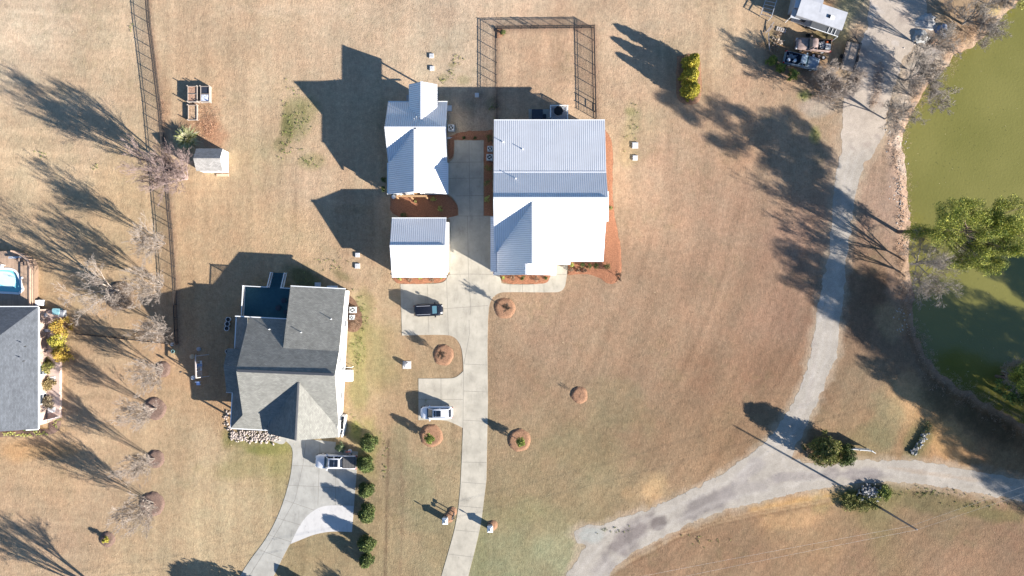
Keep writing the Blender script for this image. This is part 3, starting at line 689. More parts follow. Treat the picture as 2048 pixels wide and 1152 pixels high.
mb.wall([q(wl,wn,zs(wn)),q(wl,yB,zB-.14),q(wl,yR,zR-.14),q(wl,yvw,ge+.1),q(wl,fS-4,ge+.1),q(fx_,fS-4,fz-.14),q(fR-4,fS-4,fe+.1),q(fR-4,gS-6,fe+.1),q(fR-4,gS-4,fe+.1),
         q(GX_+ (0 if 0 else 0)+44,gS-4,gz-(44)/(gR-GX_)*(gz-ge)-.14),q(gR-4,gS-4,ge+.1),q(gR-4,y2-17,ge+.1),q(wr,ws,zs(ws)),q(wr,y1,z1-.14),q(wr,yR,zR-.14),q(wr,yB,zB-.14),q(wr,wn,zs(wn))])
a0 = q(fx_,gS-4); a1 = q(GX_,gS-4); a2 = q(fR-4,gS-4)
mb.add([(a0[0],a0[1],2.5),(a2[0],a2[1],2.5),(a2[0],a2[1],fe+1.2),(a1[0],a1[1],gz-.14),(a0[0],a0[1],fz-.1)], [(0,1,2,3,4)])
mb.build('wall', WHITE, M)
W0, W1, W2, W3 = q(wr,wn), q(wr,ws), q(wl,fS-4), q(wl,wn)
mb = MB(); mb.slab([q(wl,-139,2.85),q(-42,-139,2.45),q(-42,-32,2.45),q(wl,-32,2.85)], .08); mb.build('door_canopy', METAL, M)
for t in (2.6, 6.2, 9.8): pass
Lw = (fS-4-wn)/PXM
for t in (Lw-1.9, Lw-5.2): opening(M,'garage_door',W3,W2,t,2.7,.02,2.3,True,DOORM)
for t in (2.0, 5.0, 8.0): opening(M,'window',W3,W2,t,.9,1.0,2.4)
for t in (1.6, 4.6, 7.6, 11.0, 14.0): opening(M,'window',W1,W0,t,.95,.9,2.4)
opening(M,'window',W1,W0,9.6,.9,4.0,5.2)
opening(M,'window',q(wl,fS-4),q(fR-4,fS-4),2.0,1.6,.9,2.3); opening(M,'window',q(wl,fS-4),q(fR-4,fS-4),5.6,1.6,.9,2.3); opening(M,'window',q(wl,fS-4),q(fR-4,fS-4),4.0,1.2,3.6,4.8)
opening(M,'front_door',q(fR-4,gS-4),q(gR-4,gS-4),1.1,1.0,.1,2.2,True,WOODP)
for t in (1.4, 3.4): opening(M,'window',q(gR-4,ws),W1,t,.95,.9,2.2)
for t in (2.0, 5.0, 8.6, 12.5): opening(M,'window',W0,W3,t,1.0,.9,2.4)
opening(M,'back_door',W0,W3,6.8,1.8,.15,2.4,True,GLASS)
c0 = q(wr,-185); c1 = q(wr+13,-130)
mb = MB(); mb.box(c0[0]-.05,c1[0],c1[1],c0[1],0,3.3); mb.build('bay', WHITE, M)
mb = MB(); mb.slab([(c0[0]-.05,c0[1]+.1,3.65),(c1[0]+.12,c0[1]+.1,3.35),(c1[0]+.12,c1[1]-.1,3.35),(c0[0]-.05,c1[1]-.1,3.65)], .08); mb.build('bay_roof', MTRIM, M)
vents(M, [q(-17,-278,4.75),q(20,-264,4.9),q(7,-206,5.9)], h=.35)
mb = MB()
for x in (88, 106): c = q(x, y2-3); mb.box(c[0]-.1,c[0]+.1,c[1]-.1,c[1]+.1,0,z2-.1)
for x in (125, 150, 172):
    m2 = MB(); c = q(x, y2-3); m2.box(c[0]-.09,c[0]+.09,c[1]-.09,c[1]+.09,0,z2-.1); m2.build('porch_post', TRIM, M)
# ---- rear patio slab of the farmhouse: hot tub, railed landing with table
mb = MB(); c0 = q(33,-357); c1 = q(80,-316); mb.box(c0[0],c1[0],c1[1],c0[1],-.02,.16); mb.build('patio_slab', CO3, None, kind='structure')
DK = thing('back_landing', 'railed grey landing with white rails at the rear wall of the farmhouse', 'deck', q(93,-345))
c0 = q(75,-361); c1 = q(111,-316)
mb = MB(); mb.box(c0[0],c1[0],c1[1],c0[1],.16,.45); mb.build('deck_floor', mat('grey_deck',(.30,.31,.34),.7,.12,5), DK)
def railing(par, pts, z0, h=1.0, m=TRIM, name='railing', bal=.14):
    mb = MB()
    for a, b in zip(pts[:-1], pts[1:]):
        a = Vector(a); b = Vector(b); za = z0 if len(a) < 3 else 0
        L = (b-a).length; n_ = max(1, int(L/bal))
        mb.bar(a+Vector((0,0,h)), b+Vector((0,0,h)), .10, .06); mb.bar(a+Vector((0,0,.12)), b+Vector((0,0,.12)), .05)
        for i in range(1, n_): p = a+(b-a)*i/n_; mb.bar(p+Vector((0,0,.12)), p+Vector((0,0,h)), .035)
    o = mb.build(name, m, par)
    for p in pts:
        p = Vector(p); m2 = MB(); m2.box(p.x-.06,p.x+.06,p.y-.06,p.y+.06,p.z-.1,p.z+h+.08); m2.build('rail_post', m, o)
    return o
railing(DK, [(c0[0]+.08,c0[1]-1.7,.45),(c0[0]+.08,c0[1]-.08,.45),(c1[0]-.08,c0[1]-.08,.45),(c1[0]-.08,c1[1]+.1,.45)], .45)
HT = thing('hot_tub', 'square hot tub under a dark blue cover on the patio slab behind the farmhouse', 'hot tub', q(50,-338,.16))
TUB = mat('tub_cover', (.035,.045,.06), .6, .15, 4); TUBS = mat('tub_side', (.10,.09,.08), .7, .1, 4)
def rbox(x0, x1, y0, y1, z0, z1, r=.12):
    m_ = MB(); P = []
    for cx_, cy_, a0_ in ((x1-r,y1-r,0),(x0+r,y1-r,90),(x0+r,y0+r,180),(x1-r,y0+r,270)):
        for k in range(4): t = R(a0_+30*k); P.append((cx_+r*math.cos(t), cy_+r*math.sin(t)))
    n_ = len(P); vs = [(a, b, z0) for a, b in P]+[(a, b, z1-.03) for a, b in P]+[((a-(x0+x1)/2)*.985+(x0+x1)/2, (b-(y0+y1)/2)*.985+(y0+y1)/2, z1) for a, b in P]
    fs = [(k*n_+i, k*n_+(i+1)%n_, (k+1)*n_+(i+1)%n_, (k+1)*n_+i) for k in (0,1) for i in range(n_)]+[tuple(range(2*n_, 3*n_)), tuple(reversed(range(n_)))]
    return m_.add(vs, fs)
c0 = q(39,-354); c1 = q(61,-331)
rbox(c0[0]+.03,c1[0]-.03,c1[1]+.03,c0[1]-.03,.16,.92).build('tub_shell', TUBS, HT)
mb = rbox(c0[0],c1[0],c1[1]-.12,c0[1],.93,1.03); mb.build('cover', TUB, HT)
c0 = q(61,-346); c1 = q(68,-333); rbox(c0[0]+.03,c1[0],c1[1],c0[1],.16,.55).build('tub_step', TUB, HT)
PT = thing('patio_table', 'round black covered table on the railed landing behind the farmhouse', 'table', q(92,-350,.45))
mb = MB(); c = q(92,-350); mb.lathe((c[0],c[1],.45), [(.2,0),(.06,.1),(.06,.68)], 12); mb.build('pedestal', PIPED, PT)
mb = MB(); mb.lathe((c[0],c[1],.45), [(.60,.60),(.70,.70),(.68,.74),(.05,.80)], 7); mb.build('table_cover', mat('black_cover',(.015,.015,.018),.7,.2,6), PT)

# ---- grey roofed neighbour house (turned about 3 degrees)
def u(x, y, z=0.0, c3=math.cos(R(3.0)), s3=math.sin(R(3.0))):
    return q(-421.5+x*c3-y*s3, 157.5+x*s3+y*c3, z)
C = thing('neighbour_house', 'big house with grey shingle roof, blue rear deck and white east wall', 'house', u(0,0))
zR = 6.8
sl = 3.1/92                     # main pitch per photo pixel
zs0 = zR-sl*92; 
mb = MB()
v0 = -43; zj = zR-.0365*43
mb.slab([u(-14,-160,3.5),u(92,-160,3.5),u(92,v0,zj),u(-14,v0,zj)], .14)
mb.slab([u(-92,0,zR),u(92,0,zR),u(92,v0,zj),u(-14,v0,zj),u(-92,v0,zj)], .14)
mb.slab([u(-92,v0,zj),u(-14,v0,zj),u(-14,-96,zR-.0365*96),u(-92,-96,zR-.0365*96)], .14)
# south slope, front gable valleys
rx, rz = 23, 6.2; rv = (zR-rz)/sl; gE = 91; gW = -45; ge_ = rz-68*.047
ge_ = 3.1; vE = (zR-ge_)/sl
mb.slab([u(-92,0,zR),u(92,0,zR),u(92,92,zs0),u(91,vE,ge_),u(rx,rv,rz),u(gW,vE,ge_),u(-46,121,zR-sl*121),u(-119,121,zR-sl*121),u(-92,92,zs0)], .14)
mb.slab([u(rx,rv,rz),u(rx,127,rz),u(91,127,ge_),u(91,vE,ge_)], .14)
mb.slab([u(rx,rv,rz),u(gW,vE,ge_),u(gW,127,ge_),u(rx,127,rz)], .14)
# west skirt roof
mb.slab([u(-92,92,zs0),u(-119,121,2.72),u(-119,-96,2.72),u(-92,-96,3.75)], .14)
mb.slab([u(-92,-2,4.3),u(-131,-2,4.15),u(-131,-34,3.2),u(-92,-34,3.2)], .14); mb.slab([u(-92,-2,4.3),u(-131,-2,4.15),u(-131,52,2.75),u(-92,52,2.8)], .14)
mb.build('roof', SHING, C)
ridge(C, [u(-90,1,zR-.02),u(90,-1,zR-.02)], DARKT, .34); ridge(C, [u(rx,rv,rz),u(rx,127,rz)], mat('grey_ridge',(.12,.12,.12),.85,.1,3), .25)
gutter(C, [(u(-14,-161,3.5),u(92,-161,3.5)),(u(-119,-97,3.3),u(-14,-97,3.3)),(u(-119,122,2.72),u(-46,122,2.72)),(u(-120,-95,2.72),u(-120,-34,2.72)),(u(92,vE,ge_),u(92,127,ge_)),(u(-120,53,2.72),u(-120,121,2.72)),(u(-93,-97,3.3),u(-120,-97,2.75)),
           (u(-132,52,2.72),u(-119,52,2.72))])
e_ = .14
mb = MB()
mb.wall([u(-90,-93,3.3),u(-90,v0,zj-e_),u(-90,0,zR-e_),u(-90,92,zs0-e_),u(-44,92,zs0-e_),u(-44,124,3.0),u(rx,124,rz-e_),u(89,124,ge_),u(89,92,zs0-e_),u(89,0,zR-e_),u(89,v0,zj-e_),u(89,-157,3.45),u(-12,-157,3.45),u(-12,v0,zj-e_),u(-12,-93,3.3)], .45)
mb.build('wall', WHITE, C)
mb = MB(); mb.wall([u(-90,-93,.45),u(-90,92,.45),u(-44,92,.45),u(-44,124,.45),u(89,124,.45),u(89,-157,.45),u(-12,-157,.45),u(-12,-93,.45)], 0); mb.build('foundation', FOUND, C)
mb = MB(); mb.slab([u(-116,-60,.4),u(-90,-60,.4),u(-90,92,.4),u(-44,92,.4),u(-44,118,.4),u(-116,118,.4)], .38); mb.build('porch_floor', SLATE, C)
for x, y in ((-115,117),(-80,117),(-115,86),(-115,52),(-128,50),(-128,-30),(-115,-34),(-115,-90)):
    mb = MB(); c = u(x, y); mb.box(c[0]-.10,c[0]+.10,c[1]-.10,c[1]+.10,0,2.72); mb.build('porch_post', TRIM, C)
E0, E1 = u(89,124), u(89,-157); Le = 281/PXM
for t, z0, z1_ in ((2.2,1.2,2.5),(5.4,1.2,2.5),(9.0,1.2,2.5),(10.6,3.2,4.3),(8.2,3.2,4.3),(15.5,1.2,2.5)): opening(C,'window',E0,E1,t,.85,z0,z1_)
opening(C,'side_door',E0,E1,7.1,.95,.5,2.55,True,DOORM)
S0, S1 = u(-44,124), u(89,124)
for t in (2.5, 6.8): opening(C,'garage_door',S0,S1,t,2.7,.03,2.3,True,DOORM)
opening(C,'window',S0,S1,4.7,1.2,3.2,4.3); opening(C,'front_door',u(-90,92),u(-44,92),2.2,1.0,.45,2.5,True,WOODP)
for t in (1.5, 6.5, 9.8): opening(C,'window',u(-90,-93),u(-90,92),t,1.0,1.0,2.3)
N0, N1 = u(89,-157), u(-12,-157)
for t in (1.6, 4.8): opening(C,'window',N0,N1,t,1.1,1.1,2.4)
vents(C, [u(-47,-76,4.1),u(17,-74,4.75),u(93-22,-102,4.4)], PIPE, .45, .045)
# side stoop box by the east wall
mb = MB(); c = u(97, 12); mb.box(c[0]-.55,c[0]+.55,c[1]-.8,c[1]+.8,0,.5); mb.build('side_stoop', mat('white_panel',(.74,.74,.73),.5,.03,2), C)
mb = MB(); a = u(90,-6); b_ = u(104,-6); mb.bar((a[0],a[1],1.4),(b_[0],b_[1],1.4),.06); mb.bar((b_[0],b_[1],0),(b_[0],b_[1],1.4),.06); mb.build('stoop_rail', TRIM, C)
# rear deck
RD = thing('rear_deck', 'dark blue deck with white railings and stairs behind the grey roofed house', 'deck', u(-63,-125))
BLUED = mat('blue_decking', (.026,.085,.105), .75, .15, 3)
mb = MB(); mb.slab([u(-114,-157,1.2),u(-12,-157,1.2),u(-12,-93,1.2),u(-114,-93,1.2)], .15); mb.build('deck_floor', BLUED, RD)
mb = MB(); mb.wall([u(-113,-156,1.05),u(-12,-156,1.05),u(-12,-94,1.05),u(-113,-94,1.05)], 0); mb.build('deck_skirt', TRIM, RD)
P3 = lambda x, y, z: Vector(u(x, y, z))
s0x, s1x = -66, -39
railing(RD, [P3(-113,-94,1.2),P3(-113,-156,1.2),P3(s0x,-156,1.2)], 1.2); railing(RD, [P3(s1x,-156,1.2),P3(-13,-156,1.2)], 1.2)
mb = MB()
for k in range(7):
    y = -157-k*4.0; z = 1.05-k*.16
    mb.slab([u(s0x+1,y,z),u(s1x-1,y,z),u(s1x-1,y-4.2,z),u(s0x+1,y-4.2,z)], .05)
mb.build('stair_tread', BLUED, RD)
for x in (s0x, s1x):
    mb = MB(); mb.bar(P3(x,-157,1.0), P3(x,-184,.05), .05, .25); mb.build('stair_stringer', TRIM, RD)
    railing(RD, [P3(x,-157,1.1), P3(x,-185,.05)], 0, name='stair_railing')

# ---- left neighbour (blue grey hip roof, brick) 
D = thing('brick_house', 'pale pink brick house with blue grey hip roof beside the pool', 'house', q(-1000,156))
zE = 2.75; rise = 3.6; ex = -921.5; wx_ = -1140; n0, s0 = 37, 274; mid = (n0+s0)/2; hw = (s0-n0)/2
zt = zE+ rise
mb = MB(); xr_ = ex-hw*1.0; 
mb.slab([q(ex,n0,zE),q(wx_,n0,zE),q(wx_,mid-6,zt),q(xr_,mid-6,zt)][::1], .14)
mb.slab([q(ex,n0,zE),q(xr_,mid-6,zt),q(xr_,s0,zt),q(ex,s0,zE)], .14)
mb.slab([q(xr_,mid-6,zt),q(wx_,mid-6,zt),q(wx_,s0,zE),q(xr_-60,s0,zt-1.8),q(xr_,s0,zt)], .14)
mb.build('roof', SHING_B, D)
gutter(D, [(q(ex+1,n0,zE),q(ex+1,s0,zE)),(q(ex,n0-1,zE),q(wx_,n0-1,zE)),(q(ex,s0+1,zE),q(ex-20,s0+1,zE+.4))])
mb = MB(); mb.wall([q(wx_+6,n0+5,zE),q(wx_+6,s0-5,zE),q(xr_,s0-5,zt-.2),q(ex-4,s0-5,zE),q(ex-4,n0+5,zE)]); mb.build('wall', BRICK, D)
for x, y in ((-975,112),(-978,140)): vents(D, [q(x*.957,y,4.0)], PIPED, .3, .05)
E0, E1 = q(ex-4,s0-5), q(ex-4,n0+5)
for t in (3.6, 7.7): opening(D,'window',E0,E1,t,1.3,.7,2.0)
# brick side terrace
mb = MB(); c0 = q(ex-4,42); c1 = q(-923+26-22,272)
TER = thing('brick_terrace', 'narrow pale pink brick terrace with white steps along the east wall of the brick house', 'terrace', q(-913,150))
mb = MB(); mb.slab([q(ex-3,44,.5),q(-900,44,.5),q(-900,258,.5),q(ex-3,268,.5)], .5); mb.build('terrace_floor', mat('terrace_pavers', (.56,.42,.35), .85, .1, 3, kind=None), TER)
for y in (185, 246):
    mb = MB(); mb.slab([q(ex-2,y-8,.56),q(-909,y-9,.56),q(-909,y+1,.56),q(ex-2,y+3,.56)], .12); mb.build('white_step', TRIM, TER)
mb = MB(); mb.bar((*q(ex-2,262)[:2],.9),(*q(-901,256)[:2],.9),.08,.9); mb.build('end_wall', TRIM, TER)
# pool and deck
PD = thing('pool_deck', 'brown timber pool deck with rounded corner and rail shelf at the left frame edge', 'deck', q(-985,-20))
WOOD = mat('cedar_deck', (.42,.29,.20), .8, .10, 2, kind='plank')
dk = [(-1130,-73),(-985,-73),(-968,-68,1),(-951,-55,1),(-947,-40),(-947,36),(-1130,36)]
PK = [q(a, b)[:2]+(.9,) for a, b in smooth_poly(dk, 2)]
pool = [(-1110,-38),(-1020,-38,1),(-985,-38,1),(-975,-20,1),(-972,-5,1),(-968,2),(-977,11),(-1000,9,1),(-1110,6)]
PP = [q(a, b)[:2] for a, b in smooth_poly(pool, 2)]
bmm = bmesh.new()
def loop(pts, z): return [bmm.verts.new((a, b, z)) for a, b in pts]
from mathutils.geometry import tessellate_polygon
outer = [Vector((a, b, .9)) for a, b, _ in PK]; inner = [Vector((a, b, .9)) for a, b in PP][::-1]
allv = outer+inner
tri = tessellate_polygon([outer, inner])
mb = MB(); mb.add(allv, [tuple(t) for t in tri])
for i in range(len(outer)):
    a, b_ = outer[i], outer[(i+1)%len(outer)]; mb.add([(a.x,a.y,0),(b_.x,b_.y,0),tuple(b_),tuple(a)], [(0,1,2,3)])
for k in range(len(mb.f)): mb.uv[k] = [(mb.v[i][1], mb.v[i][0]) for i in mb.f[k]]
mb.build('deck_floor', WOOD, PD)
bmm.free()
mb = MB(); rp = [q(a, b)[:2] for a, b in smooth_poly(dk, 2)][1:-1]
for a, b_ in zip(rp[:-1], rp[1:]): mb.bar((a[0],a[1],1.75),(b_[0],b_[1],1.75),.22,.06); mb.bar((a[0],a[1],1.25),(b_[0],b_[1],1.25),.06,.06)
mb.build('rail_shelf', mat('light_cedar',(.62,.42,.29),.75,.1,4), PD)
for a in rp[::2]:
    mb = MB(); mb.box(a[0]-.05,a[0]+.05,a[1]-.05,a[1]+.05,0,1.72); mb.build('rail_post', mat('light_cedar',(.62,.42,.29),.75,.1,4), PD)
PL = thing('swimming_pool', 'kidney shaped turquoise swimming pool with white rim set in the brown deck', 'pool', q(-1010,-16))
pool_water = bpy.data.materials.new('pool_water'); pool_water.use_nodes = True
b = pool_water.node_tree.nodes['Principled BSDF']; b.inputs['Base Color'].default_value = (.20,.52,.56,1); b.inputs['Roughness'].default_value = .05
mb = MB(); mb.slab([(a, b_, .72) for a, b_ in PP], .05); mb.build('water', pool_water, PL)
mb = MB(); cc = Vector((sum(p[0] for p in PP)/len(PP), sum(p[1] for p in PP)/len(PP), 0))
for a, b_ in zip(PP, PP[1:]+PP[:1]): mb.bar((a[0],a[1],.90),(b_[0],b_[1],.90),.30,.12)
mb.build('rim', TRIM, PL)
mb = MB(); mb.slab([q(a, b_)[:2]+(.735,) for a, b_ in smooth_poly([(-1110,-33),(-1010,-34,1),(-989,-30,1),(-984,-12,1),(-990,0,1),(-1004,-3,1),(-1060,-22,1),(-1110,-24)], 2)], .01); mb.build('shallow_shelf', mat('shallow_water', (.55,.76,.76), .1, .05, 2), PL)
mb = MB(); c = q(-971,-20); mb.box(c[0]-.15,c[0]+.15,c[1]-.15,c[1]+.15,.9,.96); mb.build('skimmer_lid', TRIM, PL)
mb = MB(); c0 = q(-946,24); mb.box(c0[0],c0[0]+.8,c0[1]-.8,c0[1],0,.5); mb.box(c0[0],c0[0]+.45,c0[1]-.8,c0[1],.5,.8); mb.build('deck_step', TRIM, PD)

# ---- garden shed
SH = thing('garden_shed', 'small shed with grey brown shingle roof and white walls beside the bare tree', 'shed', q(-592,-251))
L_, R_, N_, RY, SY = -618, -566, -273, -251.5, -229; zE, zR = 2.1, 3.0
mb = MB(); mb.slab([q(L_,N_,zE),q(R_,N_,zE),q(R_,RY,zR),q(L_,RY,zR)], .07); mb.slab([q(L_,RY,zR),q(R_,RY,zR),q(R_,SY,zE),q(L_,SY,zE)], .07); mb.build('roof', SHED_S, SH)
mb = MB(); wl,wr,wn,ws = L_+2,R_-1,N_+1.5,SY-1.5
mb.wall([q(wl,wn,zE),q(wl,RY,zR-.08),q(wl,ws,zE),q(wr,ws,zE),q(wr,RY,zR-.08),q(wr,wn,zE)]); mb.build('wall', WHITE, SH)
opening(SH,'shed_door',q(wl,ws),q(wr,ws),1.9,1.4,.1,1.8,True,DOORM)
mb = MB(); c0 = q(-590,-228); mb.box(c0[0],c0[0]+1.7,c0[1]-.35,c0[1],0,.16); mb.build('shed_ramp', mat('light_cedar',(.62,.42,.29)), SH)
# ---------------------------------------------------------------- fences
FM = mat('dark_fence_metal', (.035,.03,.028), .6, .2, 6)
def fence(name, label, pts, h=1.12, step=1.8, gate=None, top_only=False):
    P = [Vector(g(a, b)) for a, b in pts]
    root = thing(name, label, 'fence', P[0])
    seg = []; posts = [P[0]]
    mbr = MB(); mbm = MB(); acc = 0
    for a, b in zip(P[:-1], P[1:]):
        L = (b-a).length; d = (b-a)/L
        t = step-acc
        while t <= L: posts.append(a+d*t); t += step
        acc = L-(t-step)
        if (b-posts[-1]).length > .6: posts.append(b.copy()); acc = 0
        up = Vector((0,0,1))
        mbr.bar(a+up*h, b+up*h, .05, .05); mbr.bar(a+up*(h*.86), b+up*(h*.86), .04, .04); mbr.bar(a+up*.1, b+up*.1, .04, .04)
        n_ = int(L/.08)
        for i in range(n_):
            p = a+d*(i*.08); mbm.bar(p+up*.08, p+up*(h-.02), .009, .009)
        for k in range(1, 12): mbm.bar(a+up*(.1+k*.085), b+up*(.1+k*.085), .009, .009)
    mbr.build('rail', FM, root); mbm.build('wire_mesh', FM, root)
    for i, p in enumerate(posts):
        mb = MB(); mb.box(p.x-.035,p.x+.035,p.y-.035,p.y+.035,0,h+.07); mb.build('post', FM, root)
    if gate:
        for a, b in gate:
            a, b = Vector(g(*a)), Vector(g(*b)); mb = MB()
            for z in (.12, h*.5, h): mb.bar(a+Vector((0,0,z)), b+Vector((0,0,z)), .06)
            for p in (a, b): mb.bar(p, p+Vector((0,0,h+.1)), .09)
            mb.build('gate_frame', FM, root)
    return root
fence('wire_fence', 'long dark wire and rail fence running down the lawn past the big bare trees', [(293,-60),(298,0),(302,48),(312,127),(318,178),(324,228),(333,330),(342,430),(345,458),(352,559),(357,687)])
fence('wire_fence', 'short dark wire fence running from the long fence to the yellow shrubs', [(356,688),(300,682),(230,674),(154,667)])
fence('yard_fence', 'dark wire fence round the square dog yard behind the farmhouse', [(994,240),(994,150),(994,58),(1090,57),(1187,56),(1189,150),(1191,238)], step=1.75, gate=[((1062,57),(1076,57)),((1190,208),(1190,224))])

# ---------------------------------------------------------------- bare trees
BARK = mat('pale_bark', (.35,.295,.25), .9, .2, 5)
BARK_P = mat('pinkish_bark', (.30,.225,.205), .9, .2, 5)
BARK_D = mat('dark_bark', (.10,.075,.055), .95, .25, 5)
BARK_G = mat('grey_bark', (.29,.255,.22), .95, .2, 5)
def grow(base, height, stems=6, spread=.30, r0=.07, seed=1, fork=.35, levels=4, twig=.009, single=False, droop=0, fan=1.0, dens=1.0):
    """list of (level, p0, p1, ra, rb)"""
    rr = random.Random(seed); out = []
    def branch(p, d, L, r, lv):
        n_ = 4 if lv < 2 else (3 if lv < 3 else 2)
        pts = [p]; dd = d.copy()
        for i in range(n_):
            dd = (dd + Vector((rr.uniform(-1,1), rr.uniform(-1,1), rr.uniform(-.5,.7)-droop))*.16*fan).normalized()
            pts.append(pts[-1]+dd*L/n_)
        r1 = max(r*.38, twig*.6)
        for i in range(n_):
            out.append((lv, pts[i], pts[i+1], r+(r1-r)*i/n_, r+(r1-r)*(i+1)/n_))
        if lv >= levels: return
        kids = {0: 9, 1: 7, 2: 6, 3: 5}[min(lv, 3)]
        kids = max(2, int(round(kids*dens)))
        for k in range(kids):
            t = rr.uniform(.25 if lv else .30, 1.0); f = t*n_; i = min(int(f), n_-1)
            pp = pts[i].lerp(pts[i+1], f-i)
            ax = (pts[i+1]-pts[i]).normalized()
            sd = ax.orthogonal().normalized(); sd.rotate(Matrix.Rotation(rr.uniform(0, 2*math.pi), 3, ax))
            nd = (ax + sd*rr.uniform(.35, .85)*(fork/.35) + Vector((0,0,.18))).normalized()
            branch(pp, nd, L*rr.uniform(.38, .62)*(1.15-.35*t), max(r*(.55 if lv else .5)*(1.1-.5*t), twig), lv+1)
    base = Vector(base)
    if single:
        tr = base+Vector((rr.uniform(-.1,.1), rr.uniform(-.1,.1), height*.2)); out.append((0, base, tr, r0*1.3, r0))
        st = tr; hh = height*.8
    else: st = base; hh = height
    for i in range(stems):
        t = 2*math.pi*(i+rr.random()*.7)/stems; sp = spread*rr.uniform(.35, 1.15)
        d = Vector((math.cos(t)*sp, math.sin(t)*sp, 1)).normalized()
        branch(st+Vector((math.cos(t), math.sin(t), 0))*r0*.6, d, hh*rr.uniform(.72, 1.0), r0*rr.uniform(.5, .8), 0)
    return out
def tubes(segs, nside):
    if not segs: return np.zeros((0,3)), np.zeros((0,4), int)
    P0 = np.array([s[1][:] for s in segs]); P1 = np.array([s[2][:] for s in segs]); r0 = np.array([s[3] for s in segs]); r1 = np.array([s[4] for s in segs])
    D = P1-P0; D /= np.linalg.norm(D, axis=1)[:, None]+1e-9
    up = np.where(np.abs(D[:, 2:3]) < .9, np.array([[0,0,1.]]), np.array([[1.,0,0]]))
    X = np.cross(D, up); X /= np.linalg.norm(X, axis=1)[:, None]; Y = np.cross(D, X)
    V = []
    for P, r in ((P0, r0), (P1, r1)):
        for k in range(nside):
            t = 2*math.pi*k/nside; V.append(P+(X*math.cos(t)+Y*math.sin(t))*r[:, None])
    V = np.stack(V, 1)  # (n, 2k, 3)
    n_ = len(segs); base = (np.arange(n_)*2*nside)[:, None]
    F = np.concatenate([base+np.array([[k, (k+1)%nside, nside+(k+1)%nside, nside+k]]) for k in range(nside)], 0)
    return V.reshape(-1, 3), F
def bare_tree(name, label, at, segs, m, cat='tree', group=None):
    root = thing(name, label, cat, at, group)
    V, F = tubes([s for s in segs if s[0] == 0], 6); np_mesh('trunk', V+np.array(at), F, m, parent=root, smooth=True)
    V, F = tubes([s for s in segs if s[0] > 0], 3); np_mesh('crown', V+np.array(at), F, m, parent=root)
    return root
Z0 = Vector((0,0,0))
# the row of young vase shaped trees on the left lawn: three built, the rest copied with turns and sizes
row = [((326,742),5.0,'bare pale many stemmed tree in grass straight below the fence corner'),((314,817),5.2,'bare pale tree in a dark mulch ring, third from the bottom of the row'),
       ((310,917),5.4,'bare pale tree in a dark mulch ring, second from the bottom of the row'),((308,1006),5.8,'bare pale tree in a dark mulch ring, bottom one of the row'),
       ((336,655),4.9,'bare pale tree at the point of the big house shadow'),((331,487),5.7,'bare pale tree beside the long fence below the big pinkish tree'),((326,571),5.6,'bare pale tree next to the fence and the wide spreading bare tree')]
protos = []
for k in range(3):
    protos.append(bare_tree('bare_tree', row[k][2], g(*row[k][0]), grow(Z0, row[k][1], 10, .28, .055, 40+k*7, twig=.010, fork=.25, dens=.74), BARK, group='young bare trees on the left lawn'))
for k, (p, h, lab) in enumerate(row[3:]):
    c = copy_tree(protos[k % 3]); c['label'] = lab; c.location = g(*p); c.rotation_euler = (0,0,1.1+1.7*k); s_ = h/row[k % 3][1]; c.scale = (s_, s_, s_)
bare_tree('bare_tree', 'largest bare tree with a broad pinkish crown between the fence and the garden shed', g(374,358), grow(Z0, 7.8, 12, .36, .13, 5, twig=.012, fork=.24, dens=.82), BARK_P)
bare_tree('bare_tree', 'wide spreading bare tree with thick limbs over a litter ring near the pool', g(238,580), grow(Z0, 6.6, 7, .80, .15, 9, twig=.010, fork=.42, fan=1.4, dens=.75, single=True), BARK)
# saplings in mulch rings
SAP = [((1010,616),2.0,'bare sapling leaning in the mulch ring at the bend of the front walk'),((888,710),2.1,'bare sapling in the mulch ring inside the drive loop')]
for p, h, lab in SAP: bare_tree('sapling', lab, g(*p), grow(Z0, h, 4, .16, .035, int(p[0]), levels=3, twig=.010, single=True), BARK_D)
bare_tree('sapling', 'tiny bare sapling in the small mulch ring alone on the open lawn', g(1159,791), grow(Z0, 1.0, 2, .2, .015, 3, levels=2, twig=.006, single=True), BARK_D)
bare_tree('sapling', 'thin bare sapling in the mulch corner by the farmhouse front bed', g(1231,551), grow(Z0, 1.9, 3, .4, .03, 8, levels=3, twig=.009, single=True), BARK_D)
# trees along the pond bank
bk = [((1822,528),7.2,'bare grey tree on the bank leaning over the water below the tall pine',8,.85,BARK_G,.13,1),((1769,238),4.6,'bare bank tree at the narrow of the gravel lane',7,.8,BARK_G,.10,1),
      ((1808,161),4.9,'bare bank tree with forked shadow across the upper gravel',7,.8,BARK_G,.11,1),((1852,98),4.8,'bare bank tree beside the pale tarp heap',6,.7,BARK_G,.11,1),
      ((1925,48),5.4,'bare tree with thick dark trunk beside the blue rubbish heap',8,.9,BARK_G,.16,1),((1975,10),4.6,'bare grey scrubby tree at the top corner of the pond',9,.8,BARK_G,.09,1),
      ((1640,182),4.4,'bare brownish tree right below the blue grey pickup',12,.75,BARK,.08,1),((1690,170),3.2,'low bare brownish tree left of the gravel lane',10,.8,BARK,.06,1),
      ((1826,560),5.8,'bare tree with long crossing limb shadows on the pond bank',6,.9,BARK_G,.11,1),((1850,205),4.0,'thin bare shrub tree hanging over the green water',9,.9,BARK_G,.06,1),
      ((1836,150),3.4,'low bare bush tree at the pond edge under the rubble',10,.9,BARK_G,.05,1),((1950,75),3.6,'low bare bush tree on the orange bank by the pond',10,.9,BARK_G,.05,1)]
